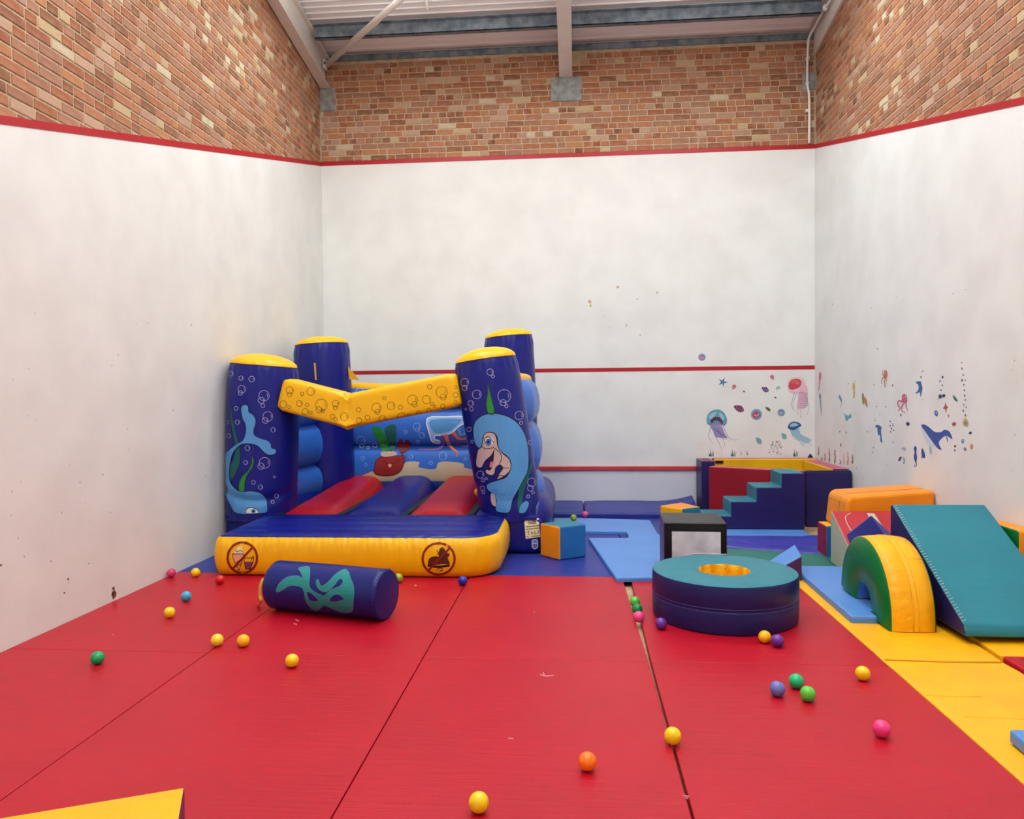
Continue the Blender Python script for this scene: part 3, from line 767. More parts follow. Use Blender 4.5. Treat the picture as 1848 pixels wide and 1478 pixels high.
# yellow topped block at the lower left
C0 = Vector((2.127, -7.689)); e1 = Vector((-0.914, -0.405)); e2 = Vector((0.405, -0.914))
v, f = prism([tuple(C0), tuple(C0+e1*0.9), tuple(C0+e1*0.9+e2*0.6), tuple(C0+e2*0.6)], 'z', MZ, 0.30)
foam('foam_block', v, f, [1, 0, 1, 1, 1, 1], [('yellow_top', V_YELLOW), ('plum_side', V_PUR2)], 'yellow topped foam block with plum sides at the lower left corner', 'foam block', None, 0.008, 2)

# ================================================================== BOUNCY CASTLE
castle = empty('bouncy_castle', (0.0, 0.0, 0.0), 'blue and yellow inflatable bouncy castle with sea creature prints in the left corner', 'bouncy castle')
castle.location = (1.55, -3.0, MZ); CO = Vector(castle.location)
def cpart(o):   # geometry below is written in world coordinates; move it into the castle's frame
    o.location = -CO; return o
def squash(p):  # soft plastic pressed against the left wall
    if p.x < 0.02: p = Vector((0.02-0.012*(1-exp(-(0.02-p.x)*6)), p.y, p.z))
    return p
# base
def base_post(p): return squash(p)
for o in rbox(dict(rest=('base', C_BLUE)), (0.03, -3.05, MZ), (3.045, -0.95, 0.375), 0.06, (0.02, 0.025, 0.0), 22, castle, base_post).values(): cpart(o)
# right flange tube along the base
def flange(u, v):
    y = -2.98+v*1.95; t = 2*pi*u
    k = min(1.0, sqrt(max(0.0, 1-(2*v-1)**8)))
    return Vector((2.98+0.15*cos(t)*k, y, 0.33+0.235*sin(t)*k+0.006*sin(9*y)))
cpart(grid('base_tube', flange, 28, 40, C_BLUE, castle, True))
# front step
def step_post(p):
    if p.z > 0.30 and -3.93 < p.y < -3.06:
        ph = (p.y+3.06)/0.22; p = Vector((p.x, p.y, p.z+0.014*abs(sin(pi*ph))-0.006))
    # round the plan corners at the front
    return p
sx0, sx1, sy0, sy1 = 0.395, 2.725, -3.965, -3.03
def step_side(u, v):
    """closed plan outline with round corners, swept up with a bulge"""
    rc = 0.30; rl = 0.06
    segs = []
    segs += [(sx0, sy1), (sx0, sy0+rl)]+[(sx0+rl-rl*cos(a), sy0+rl-rl*sin(a)) for a in [i*pi/2/6 for i in range(1, 7)]]
    segs += [(sx0+(sx1-rc-sx0)*k/14.0, sy0) for k in range(1, 14)]
    segs += [(sx1-rc+rc*sin(a), sy0+rc-rc*cos(a)) for a in [i*pi/2/12 for i in range(0, 13)]]
    segs += [(sx1, sy0+rc+(sy1-sy0-rc)*k/6.0) for k in range(1, 7)]
    return segs
outl = step_side(0, 0); dn = [outl[0]]
for a_, b_ in zip(outl[:-1], outl[1:]):
    k_ = max(1, int((Vector(b_)-Vector(a_)).length/0.016))
    dn += [tuple(Vector(a_).lerp(Vector(b_), j/k_)) for j in range(1, k_+1)]
outl = dn
def plan_normal(i):
    a = Vector(outl[max(i-1, 0)]); b = Vector(outl[min(i+1, len(outl)-1)]); t = (b-a).normalized(); return Vector((t.y, -t.x))
zs = [(0.0, -0.03), (0.06, 0.0), (0.2, 0.018), (0.4, 0.028), (0.6, 0.028), (0.74, 0.024), (0.84, 0.016), (0.93, 0.004), (1.0, -0.016)]
vv = []; ff = []
for i, p in enumerate(outl):
    n_ = plan_normal(i)
    for t, b in zs:
        w = (0.005*sin(i*1.9)+0.004*sin(i*0.83+1.0))*exp(-((t-0.86)/0.12)**2)+0.003*sin(i*1.1)*exp(-((t-0.08)/0.1)**2)
        vv.append(Vector((p[0]+n_.x*(b+w), p[1]+n_.y*(b+w), MZ+0.004+t*(0.315+0.02*(p[1]-sy0)))))
m_ = len(zs)
for i in range(len(outl)-1):
    for k in range(m_-1): ff.append((i*m_+k, (i+1)*m_+k, (i+1)*m_+k+1, i*m_+k+1))
step = cpart(mesh('step_side', vv, ff, C_YEL, castle, True))
top_edge = [vv[i*m_+m_-1] for i in range(len(outl))]
# step top: rows across from the left edge to the right edge
left_e = [p for p in top_edge]
def edge_x(y, right):
    xs = []
    for a, b in zip(top_edge[:-1], top_edge[1:]):
        if (a.y-y)*(b.y-y) <= 0 and abs(a.y-b.y) > 1e-9:
            t = (y-a.y)/(b.y-a.y); xs.append(a.x+(b.x-a.x)*t)
    if not xs: return (sx1-0.3 if right else sx0+0.05)
    return max(xs) if right else min(xs)
ymin = min(p.y for p in top_edge)+0.0005
def step_top(u, v):
    y = ymin+(sy1+0.02-ymin)*v; y2 = min(y, sy1-0.001)
    a, b = edge_x(y2, False), edge_x(y2, True); x = a+(b-a)*u
    z = MZ+0.004+0.315+0.02*(y-sy0)
    ed = min(1.0, min(u, 1-u)/0.06, (v/0.06))
    rows = abs(sin(pi*v*4))**0.6
    return Vector((x, y, z+0.028*sqrt(max(0, ed))*(0.45+0.55*rows)+0.003*sin(x*40)*max(0, 1-v*9)))
stt = cpart(grid('step_top', step_top, 60, 60, C_BLUE, castle))
for yy in (-3.16, -3.40, -3.62):
    a, b = edge_x(yy, False), edge_x(yy, True)
    v = (yy-ymin)/(sy1+0.02-ymin)
    tube('seam', [step_top(u, v)+Vector((0, 0, 0.002)) for u in [0.985-0.05*i/8 for i in range(9)]], 0.004, C_SEAM, stt, 6)
# bed stripes
def stripe(x0, x1, m):
    def f_(u, v):
        y = -3.05+v*1.80
        k = 1-abs(2*u-1)**4.5
        fr = min(1.0, sqrt(max(0.0, 1-(1-min(v/0.16, 1.0))**2)))
        zc = 0.375+(0.065+0.13*v)*k*fr
        wob = 0.004*sin(u*37+v*3)*exp(-v*22)
        return Vector((x0+(x1-x0)*u, y, zc+wob))
    return cpart(grid('bed_stripe', f_, 26, 40, m, castle))
SX = [(0.03, 0.545, C_BLUE), (0.578, 1.137, C_RED), (1.182, 1.744, C_BLUE), (1.789, 2.362, C_RED), (2.408, 3.0, C_BLUE)]
for a, b, m in SX: stripe(a, b, m)
for a, b in ((0.535, 0.588), (1.126, 1.192), (1.734, 1.798), (2.352, 2.416)):
    o = box('bed_gap', (a, -3.045, 0.34), (b, -1.3, 0.402), C_SEAM, castle); cpart(o)
cpart(box('bed_front_seam', (0.06, -3.068, 0.362), (3.0, -3.048, 0.378), C_BLUE, castle))
# inflated side and back walls: stacked horizontal tubes with a yellow ridge
def tube_wall(nm, path, nrm, half, zb, bul, sag=0.0, ridge=0.075):
    """path(t)->(x,y); nrm = outward normal 2D; zb = list of seam heights"""
    prof = []  # (offset, z)
    for k in range(len(zb)-1):
        z0, z1 = zb[k], zb[k+1]
        for i in range(9):
            t = i/8.0; prof.append((half-0.03+bul*sin(pi*t)**0.55, z0+(z1-z0)*t))
    top = zb[-1]
    def body(side):
        def f_(u, v):
            k = u*(len(prof)-1); i = min(int(k), len(prof)-2); fr = k-i
            off = prof[i][0]+(prof[i+1][0]-prof[i][0])*fr; z = prof[i][1]+(prof[i+1][1]-prof[i][1])*fr
            x, y = path(v, z); s = 1-sag*sin(pi*v)*(max(0, z-zb[0])/(top-zb[0]))
            w = 0.005*sin(v*60+u*5)*max(0, 1-min(v, 1-v)*9)
            return squash(Vector((x+nrm[0]*side*(off+w), y+nrm[1]*side*(off+w), z*s)))
        return f_
    root = cpart(grid(nm, body(1), len(prof), 30, C_LB, castle))
    inner = grid('inner_skin', body(-1), len(prof), 30, C_LB, root)
    def rdg(u, v):
        x, y = path(v, top); a = pi*u; s = 1-sag*sin(pi*v)
        off = (half-0.03+0.012)*cos(a)
        return squash(Vector((x+nrm[0]*off, y+nrm[1]*off, top*s-0.012+ridge*sin(a)**0.7)))
    rd = grid('yellow_ridge', rdg, 16, 30, C_YEL, root)
    return root, inner, rd
def bow(xf0, xf1, xb, out):
    """wall line from the leaning front column to the rear one, bowed outwards"""
    return lambda t, z: ((xf0+(xf1-xf0)*(z-0.34)/1.45)*(1-t)+xb*t+out*min(1.0, sin(pi*min(max(t, 0.0), 1.0))*1.25), -2.80+1.4*t)
wr, wr_in, wr_rd = tube_wall('side_wall', bow(2.75, 2.515, 2.64, 0.17), (1, 0), 0.135, [0.36, 0.72, 1.22, 1.665], 0.085, 0.0)
wl, wl_in, wl_rd = tube_wall('side_wall', bow(0.285, 0.345, 0.45, -0.07), (-1, 0), 0.135, [0.36, 0.74, 1.20, 1.60], 0.085, 0.02)
wb, wb_in, wb_rd = tube_wall('back_wall', lambda t, z: (0.45+2.2*t, -1.12), (0, 1), 0.135, [0.40, 0.915, 1.365, 1.615], 0.075, 0.025)
# corner columns
def column(cb, ct, rb, rtop, zb, zl, zr, dome, y, seed, crumple=0.0):
    """cb/ct centre x at base / top; zl, zr seam height at the left / right of the top"""
    def ctr(t): return cb+(ct-cb)*t
    def f_(u, v):
        th = 2*pi*u; t = v
        r = (rb+(rtop-rb)*t)*(1+0.035*sin(pi*t))
        ex = exp(-(1-t)*26); r *= 1-0.05*ex
        r += 0.005*sin(th*23+seed)*exp(-((t-0.955)/0.03)**2)+0.0045*sin(th*19)*exp(-t*16)-crumple*0.022*exp(-((t-0.165-0.03*sin(th*2+1))/0.028)**2)*(0.5-0.5*sin(th))
        r += 0.010*noise.noise(Vector((cos(th)*2, sin(th)*2, t*9+seed)))*(0.25+exp(-((t-0.2)/0.12)**2))
        k = cos(th); zt = (zl+zr)/2+(zr-zl)/2*k
        return squash(Vector((ctr(t)+r*cos(th), y+r*sin(th), zb+(zt-zb)*t)))
    o = cpart(grid('column', f_, 120, 60, C_BLUE, castle, True))
    def cap(u, v):
        th = 2*pi*u; e0 = f_(u, 1.0); c = Vector((ctr(1.0), y, (zl+zr)/2)); k = 1-v
        p = c+(e0-c)*sin(k*pi/2)
        return p+Vector((0, 0, dome*cos(k*pi/2)+0.007*sin(th*21+seed)*exp(-((k-0.88)/0.10)**2)))
    c = grid('cap', cap, 120, 16, C_YEL, o, True)
    tube('seam', [f_(i/64, 1.0) for i in range(65)], 0.004, C_SEAM, o, 6)
    return o, c
colFL, _ = column(0.285, 0.345, 0.33, 0.328, 0.34, 1.836, 1.781, 0.115, -2.80, 1, 1.0)
colFR, _ = column(2.750, 2.515, 0.287, 0.300, 0.34, 1.796, 1.872, 0.12, -2.80, 4, 0.35)
colBL, _ = column(0.455, 0.445, 0.335, 0.313, 0.36, 2.078, 2.112, 0.095, -1.40, 7)
colBR, _ = column(2.64, 2.612, 0.30, 0.277, 0.36, 2.128, 2.17, 0.095, -1.40, 11)
# yellow cross beam with its sagging kink
def beam():
    A_, K_, B_ = Vector((0.60, -2.92, 1.535)), Vector((1.245, -2.94, 1.368)), Vector((2.285, -2.92, 1.56))
    hs = 0.158
    st_ = []
    for i in range(31): st_.append((A_.lerp(K_, i/30.0), i/30.0, 0))
    for i in range(1, 49): st_.append((K_.lerp(B_, i/48.0), i/48.0, 1))
    N = 64
    def f_(u, v):
        k = int(round(v*(len(st_)-1))); p, t, s = st_[k]
        d1 = (K_-A_).normalized(); d2 = (B_-K_).normalized()
        dist = (p-K_).length; wv = exp(-(dist/0.07)**2)
        d = ((d1 if s == 0 else d2)*(1-wv)+(d1+d2).normalized()*wv).normalized()
        nz = Vector((-d.z, 0, d.x)); ny = Vector((0, 1, 0))
        a = 2*pi*u+pi/4; c_, s_ = cos(a), sin(a); e_ = 0.30
        q = Vector((math.copysign(abs(c_)**e_, c_), math.copysign(abs(s_)**e_, s_)))
        sc = hs*(1-(0.10+0.16*q.y)*exp(-(dist/0.03)**2)-0.14*exp(-((p-A_).length/0.03)**2)-0.14*exp(-((B_-p).length/0.03)**2))
        sc *= 1+0.07*wv*sin(a*7+1.0)
        mid = (p-K_).length
        return p+nz*(q.y*sc)+ny*(q.x*sc*0.95)
    return cpart(grid('cross_beam', f_, N, len(st_), C_YEL, castle, True, True))
cbeam = beam()
# tie straps on the rear left column
def strap(nm, pts, m, w=0.012):
    vv = []
    for p in pts: vv += [p+Vector((-w, 0, 0)), p+Vector((w, 0, 0)), p+Vector((w, 0.004, 0)), p+Vector((-w, 0.004, 0))]
    ff = []
    for k in range(len(pts)-1):
        for i in range(4): ff.append((4*k+i, 4*k+(i+1) % 4, 4*k+4+(i+1) % 4, 4*k+4+i))
    ff += [(0, 1, 2, 3), tuple(4*(len(pts)-1)+i for i in (3, 2, 1, 0))]
    return cpart(mesh(nm, vv, ff, m, castle))
C_STRAP = mat('castle_strap_ochre', (200, 150, 60), 0.6); C_OCHRE = mat('castle_ochre', (206, 150, 12), 0.45)
strap('tie_strap', [ony(568, 655, -1.74), ony(570, 686, -1.74)], C_STRAP, 0.010)
q = [ony(628, 662, -1.46), ony(630, 684, -1.46), ony(648, 686, -1.40)]
cpart(mesh('gusset', q+[p+Vector((0, 0.02, 0)) for p in q], [(0, 1, 2), (5, 4, 3), (0, 3, 4, 1), (1, 4, 5, 2), (2, 5, 3, 0)], C_OCHRE, castle))

# ---- prints on the castle
I_LB = ink('pale_blue', (80, 146, 204)); I_BEIGE = ink('skin_beige', (196, 168, 164)); I_BLK = ink('black', (16, 18, 24)); I_WHT = ink('white', (232, 232, 232))
I_IRIS = ink('iris_blue', (40, 110, 190)); I_PINK = ink('tongue_pink', (232, 110, 100)); I_GRN = ink('weed_green', (26, 132, 50)); I_DGR = ink('deep_weed_green', (16, 92, 84))
I_BUB = ink('bubble_line', (176, 178, 206)); I_BUBK = ink('bubble_dark_line', (86, 72, 16)); I_CRAB = ink('crab_red', (150, 34, 34)); I_CLAW = ink('claw_red', (110, 22, 30))
I_SAND = ink('sand', (206, 190, 158)); I_PURP = ink('tentacle_purple', (104, 72, 150)); I_CORAL = ink('tentacle_coral', (208, 108, 96)); I_SIGN = ink('sign_red', (140, 28, 18))
I_BROWN = ink('shoe_brown', (84, 40, 24)); I_CREAM = ink('cream', (240, 224, 186)); I_CONE = ink('cone_pink', (232, 168, 130)); I_JUICE = ink('drink_purple', (122, 72, 110)); I_BUBL = ink('bubble_wall_line', (150, 186, 232))
CAST = {}
def put(art, nm, target):
    if target.name not in CAST: CAST[target.name] = cast(bvh_of([target]))
    o = art.build(nm, CAST[target.name], target)
    if o is not None:
        M = Matrix.Identity(4); p = target
        while p is not None: M = Matrix.LocRotScale(p.location, p.rotation_euler, p.scale) @ M; p = p.parent
        o.matrix_local = M.inverted()
    return o
def outline(art, pts, w, m):
    c = closed_spline(pts, 3); art.stroke([(p[0], p[1]) for p in c+[c[0]]], w, m, 1)
# right front column (detail view origin 800,580 scale 3.438)
body = [(185, 680), (195, 630), (225, 595), (270, 575), (330, 572), (400, 590), (460, 630), (505, 700), (525, 780), (530, 860), (520, 940), (490, 1000), (450, 1070), (430, 1110), (412, 1180), (370, 1187), (325, 1172), (330, 1110), (310, 1070), (280, 1050), (268, 1020), (290, 1000), (340, 985), (390, 965), (415, 920), (420, 880), (400, 840), (360, 810), (340, 780), (335, 720), (310, 690), (270, 690), (248, 715), (240, 770), (220, 785), (195, 750)]
face = [(248, 715), (270, 690), (310, 692), (330, 720), (340, 780), (370, 820), (405, 850), (420, 890), (410, 930), (370, 965), (330, 980), (350, 940), (370, 910), (350, 890), (325, 910), (320, 940), (300, 955), (270, 945), (262, 925), (285, 910), (300, 860), (316, 800), (300, 830), (262, 865), (240, 905), (215, 905), (203, 880), (215, 800), (240, 775)]
A = Art(800, 580, 3.438, 7.0)
A.poly(body, I_LB); outline(A, body, 4.5, I_BLK)
A.poly(face, I_BEIGE); outline(A, face, 5, I_BLK)
for pts in ([(316, 785), (352, 815), (362, 850), (346, 888)], [(345, 890), (372, 908), (408, 910)], [(240, 775), (262, 790), (300, 786), (316, 778)], [(250, 720), (262, 752), (285, 772)], [(330, 980), (352, 955), (392, 962)]):
    A.stroke(pts, 4.5, I_BLK, 4)
A.poly([(316, 785), (308, 830), (290, 872), (276, 920), (298, 918), (312, 860)], I_BLK)
A.poly([(296, 870), (288, 900), (300, 905), (308, 875)], I_PINK)
A.ell(288, 742, 26, 24, I_WHT); A.ell(282, 748, 18, 22, I_IRIS); A.ell(280, 748, 7, 9, I_BLK)
A.stroke([(262, 722), (285, 716), (314, 752)], 5, I_BLK)
A.poly([(298, 1065), (322, 1078), (328, 1120), (325, 1147), (300, 1125)], I_BEIGE)
A.poly([(470, 1184), (480, 1140), (510, 1115), (528, 1130), (515, 1170), (500, 1187)], I_LB)
put(A, 'dolphin_print', colFR)
A = Art(800, 580, 3.438, 7.0)
A.poly([(272, 380), (285, 420), (300, 480), (318, 570), (280, 572), (266, 510), (276, 440)], I_GRN)
outline(A, [(272, 380), (285, 420), (300, 480), (318, 570), (280, 572), (266, 510), (276, 440)], 3, I_BLK)
put(A, 'seaweed_print', colFR); A = Art(800, 580, 3.438, 7.0)
A.poly([(555, 860), (530, 910), (500, 970), (470, 1040), (460, 1120), (465, 1184), (485, 1184), (490, 1100), (510, 1020), (545, 920)], I_DGR)
put(A, 'seaweed_print', colFR)
A = Art(800, 580, 3.438, 7.0, 0.001)
for b in ((133, 378, 24), (133, 413, 16), (208, 453, 27), (290, 315, 20), (308, 341, 9), (378, 463, 40), (371, 504, 19), (391, 526, 10), (171, 508, 17), (174, 543, 12), (470, 584, 26), (482, 630, 10), (538, 750, 12), (548, 998, 26), (540, 1035, 18), (556, 1062, 9), (526, 1085, 9), (230, 950, 22), (247, 985, 10), (243, 1035, 14), (160, 670, 14), (180, 745, 9), (140, 545, 6), (268, 975, 6), (250, 1060, 9)):
    put(Art(A.ox, A.oy, A.sc, 7.0, A.off).bubble(b[0], b[1], b[2], 3.0, I_BUB), 'bubble_print', colFR)
# left front column (origin 380,600 scale 4.104)
tail = [(228, 580), (235, 545), (260, 535), (280, 550), (285, 590), (315, 610), (335, 650), (330, 690), (320, 720), (325, 760), (370, 785), (420, 800), (445, 825), (450, 855), (480, 865), (480, 895), (440, 908), (400, 890), (350, 840), (300, 825), (240, 825), (200, 850), (165, 900), (150, 960), (140, 1040), (150, 1110), (190, 1160), (235, 1180), (300, 1175), (370, 1190), (410, 1230), (420, 1290), (415, 1330), (350, 1338), (200, 1340), (150, 1280), (115, 1190), (98, 1080), (94, 930), (130, 880), (190, 830), (240, 800), (262, 740), (260, 680), (240, 640)]
A = Art(380, 600, 4.104, 3.5, 0.004)
A.poly(tail, I_LB); outline(A, tail, 3, I_BLK)
A.poly([(262, 1335), (272, 1305), (310, 1298), (345, 1312), (355, 1335)], I_WHT); A.ell(318, 1322, 16, 14, I_IRIS); A.ell(320, 1322, 7, 7, I_BLK)
A.stroke([(262, 1335), (272, 1305), (310, 1298), (345, 1312), (357, 1332)], 5, I_BLK)
put(A, 'dolphin_print', colFL)
A = Art(380, 600, 4.104, 7.0, 0.001)
A.poly([(150, 540), (165, 640), (190, 750), (215, 850), (215, 960), (190, 1030), (155, 1090), (138, 1050), (140, 1000), (170, 940), (185, 850), (165, 740), (150, 640)], I_DGR)
put(A, 'seaweed_print', colFL); A = Art(380, 600, 4.104, 7.0, 0.001)
A.poly([(305, 910), (320, 950), (310, 1000), (275, 1050), (255, 1110), (250, 1175), (215, 1175), (210, 1130), (230, 1070), (280, 1020), (305, 960)], I_GRN)
outline(A, [(305, 910), (320, 950), (310, 1000), (275, 1050), (255, 1110), (250, 1175), (215, 1175), (210, 1130), (230, 1070), (280, 1020), (305, 960)], 3, I_BLK)
put(A, 'seaweed_print', colFL)
A = Art(380, 600, 4.104, 7.0, 0.001)
for b in ((225, 338, 16), (305, 345, 21), (232, 420, 28), (222, 448, 16), (396, 468, 38), (376, 503, 23), (387, 542, 14), (190, 562, 14), (200, 664, 16), (424, 622, 36), (405, 652, 21), (463, 721, 17), (273, 856, 18), (400, 965, 40), (374, 990, 23), (260, 963, 15), (488, 1210, 15), (460, 1255, 12), (370, 1145, 16), (318, 1110, 14), (135, 765, 16), (152, 305, 18), (124, 665, 13), (472, 1070, 8)):
    put(Art(A.ox, A.oy, A.sc, 7.0, A.off).bubble(b[0], b[1], b[2], 3.2, I_BUB), 'bubble_print', colFL)
# cross beam bubbles (origin 370,560 scale 2.843)
A = Art(370, 560, 2.843, 7.0, 0.0015)
for b in ((435, 410, 19), (434, 432, 12), (498, 428, 9), (543, 416, 20), (484, 478, 15), (524, 485, 9), (403, 482, 18), (433, 497, 8), (597, 485, 30), (585, 510, 16), (670, 478, 17), (668, 500, 10), (515, 520, 16), (655, 545, 12), (715, 545, 20), (788, 510, 12), (833, 550, 12), (880, 500, 24), (885, 520, 13), (955, 490, 20), (1003, 497, 11), (920, 450, 9), (1065, 460, 26), (1075, 482, 14), (1137, 458, 21), (1153, 392, 12), (1215, 420, 29), (1223, 445, 15), (1286, 395, 8), (1285, 435, 13), (1220, 492, 12), (1148, 513, 11), (1165, 480, 8), (1178, 492, 6), (1010, 547, 22), (1045, 540, 9), (910, 557, 18), (1095, 525, 10), (1285, 470, 8), (790, 565, 14), (670, 560, 9), (545, 525, 7), (605, 515, 9)):
    put(Art(A.ox, A.oy, A.sc, 7.0, A.off).bubble(b[0], b[1], b[2], 2.2, I_BUBK), 'bubble_print', cbeam)
# back wall (origin 620,660 scale 5.096)
A = Art(620, 660, 5.096, 7.0)
A.poly([(170, 1012), (230, 985), (290, 970), (480, 1000), (540, 940), (570, 890), (640, 880), (700, 890), (690, 930), (780, 950), (850, 945), (870, 895), (950, 880), (1100, 900), (1110, 935), (1200, 960), (1230, 1000), (1230, 1060), (800, 1060), (480, 1060), (170, 1060)], I_SAND)
put(A, 'sand_print', wb_in)
A = Art(620, 660, 5.096, 7.0, 0.004)
A.poly([(262, 570), (340, 570), (380, 640), (415, 720), (410, 785), (360, 795), (330, 720), (285, 640)], I_GRN)
put(A, 'seaweed_print', wb_in); A = Art(620, 660, 5.096, 7.0, 0.0035)
A.poly([(380, 575), (475, 540), (482, 640), (470, 780), (415, 785), (400, 680)], I_DGR)
put(A, 'seaweed_print', wb_in)
A = Art(620, 660, 5.096, 7.0, 0.005)
cb = [(285, 950), (295, 880), (340, 840), (420, 830), (520, 830), (560, 830), (560, 890), (530, 960), (470, 1000), (380, 1012), (310, 1002), (278, 975)]
A.poly(cb, I_CRAB); outline(A, cb, 5, I_BLK)
A.poly([(345, 825), (350, 795), (400, 790), (440, 785), (490, 800), (490, 822), (440, 832), (380, 838)], I_BEIGE)
A.stroke([(395, 788), (420, 783), (445, 788)], 8, I_BLK)
A.stroke([(365, 870), (410, 905), (470, 895), (520, 850)], 4, I_BLK); A.poly([(410, 910), (430, 902), (445, 915), (425, 938)], I_CONE)
A.poly([(497, 740), (500, 700), (530, 668), (545, 690), (560, 722), (570, 680), (600, 685), (624, 720), (605, 760), (572, 795), (530, 805), (505, 770)], I_CLAW)
A.stroke([(540, 800), (545, 830)], 14, I_CLAW)
put(A, 'crab_print', wb_in)
A = Art(620, 660, 5.096, 7.0, 0.004)
jb = [(770, 485), (940, 470), (1115, 470), (1120, 520), (1060, 560), (990, 620), (900, 640), (845, 640), (840, 675), (885, 690), (880, 712), (820, 700), (795, 640)]
A.poly(jb, I_BUBL); outline(A, jb, 9, I_WHT); A.poly([(800, 500), (1080, 490), (1050, 540), (980, 600), (870, 620), (820, 600)], I_LB)
for pts, m in (([(900, 640), (920, 700), (890, 760), (800, 775), (690, 770)], I_PURP), ([(940, 630), (960, 700), (1000, 760), (1045, 800), (1040, 840)], I_CORAL), ([(985, 625), (1010, 690), (1070, 730), (1160, 740)], I_PURP), ([(1010, 610), (1050, 660), (1110, 670), (1160, 640)], I_CORAL), ([(1060, 570), (1080, 640), (1150, 600)], I_LB)):
    A.stroke(pts, 34, m, 5, 14)
put(A, 'jellyfish_print', wb_in)
A = Art(620, 660, 5.096, 7.0, 0.003)
for b in ((675, 560, 33), (680, 590, 20), (568, 608, 16), (720, 640, 26), (160, 688, 40), (170, 735, 22), (290, 730, 22), (225, 755, 12), (685, 700, 14), (915, 830, 36), (803, 893, 16), (178, 850, 16), (205, 912, 14), (620, 835, 18), (150, 245, 34), (1120, 855, 12)):
    put(Art(A.ox, A.oy, A.sc, 7.0, A.off).bubble(b[0], b[1], b[2], 4.0, I_BUBL), 'bubble_print', wb_in)
# signs on the step (origin 390,900 scale 2.98)
A = Art(390, 900, 2.98, 8.0)
A.poly([(90, 318), (148, 318), (124, 382)], I_CONE, 1); A.poly([(86, 296), (150, 296), (146, 320), (90, 320)], I_CONE, 1)
A.poly([(98, 296), (100, 278), (112, 274), (116, 262), (130, 256), (140, 266), (140, 276), (150, 284), (148, 298)], I_CREAM)
A.poly([(152, 338), (203, 338), (186, 376), (158, 376)], I_JUICE, 1)
for pts in ([(150, 318), (158, 376), (186, 376), (204, 318), (150, 318)], [(190, 330), (198, 308), (204, 312), (202, 330)], [(88, 296), (150, 296), (146, 320), (124, 384), (92, 320), (88, 296)], [(100, 278), (116, 286), (130, 276), (146, 288)], [(108, 340), (140, 330)], [(114, 360), (134, 350)]):
    for a, b in zip(pts[:-1], pts[1:]): A.stroke([a, b], 3, I_BLK, 1)
A.ring(142, 317, 79, 12, I_SIGN, 40, 82); A.stroke([(200, 258), (146, 316), (88, 378)], 11, I_SIGN, 4)
put(A, 'no_food_sign', step)
A = Art(390, 900, 2.98, 8.0)
A.poly([(1140, 345), (1146, 322), (1170, 310), (1205, 312), (1225, 318), (1240, 308), (1250, 330), (1256, 352), (1220, 350), (1185, 356), (1145, 360)], I_BROWN)
A.poly([(1196, 300), (1204, 268), (1222, 262), (1240, 290), (1256, 296), (1250, 312), (1226, 322), (1205, 316)], I_BROWN)
A.stroke([(1138, 358), (1190, 366), (1256, 358)], 11, I_BLK, 4)
A.stroke([(1185, 380), (1205, 372), (1220, 380), (1200, 388)], 3, I_BLK, 4); A.stroke([(1186, 275), (1196, 290), (1190, 304)], 3, I_BLK, 3)
A.ring(1197, 323, 86, 12, I_SIGN, 40, 84); A.stroke([(1258, 264), (1196, 326), (1142, 386)], 11, I_SIGN, 4)
put(A, 'no_shoes_sign', step)
# care tag on the base front
base = [o for o in castle.children if o.name.startswith('base') and not o.name.startswith('base_tube')][0]
A = Art(390, 900, 2.98, 8.0, 0.006)
A.poly([(1657, 117), (1735, 108), (1742, 205), (1665, 215)], I_CREAM, 1)
for k in range(3): A.stroke([(1678, 121+k*7), (1722, 117+k*7)], 3.2, I_BLK, 1)
A.stroke([(1666, 150), (1738, 143)], 7, ink('tag_grey', (150, 140, 112)), 1); A.stroke([(1666, 164), (1738, 157)], 3, I_BLK, 1); A.stroke([(1668, 205), (1738, 198)], 3, I_BLK, 1)
for pts in ([(1672, 176), (1686, 175)], [(1679, 176), (1681, 194)], [(1699, 176), (1693, 180), (1698, 186), (1702, 180), (1700, 193)], [(1710, 176), (1716, 178), (1711, 183), (1717, 188), (1710, 192)], [(1734, 170), (1728, 190)]):
    A.stroke(pts, 2.6, I_BLK, 2)
put(A, 'care_tag', base)
A = Art(390, 900, 2.98, 8.0, 0.006)
A.poly([(1694, 216), (1731, 214), (1733, 262), (1714, 272), (1697, 264)], ink('clear_tag', (96, 112, 180)), 1)
A.ring(1714, 244, 16, 3, I_WHT, 14, 24); A.stroke([(1704, 240), (1724, 238)], 5, I_WHT, 1)
put(A, 'valve_tag', base)

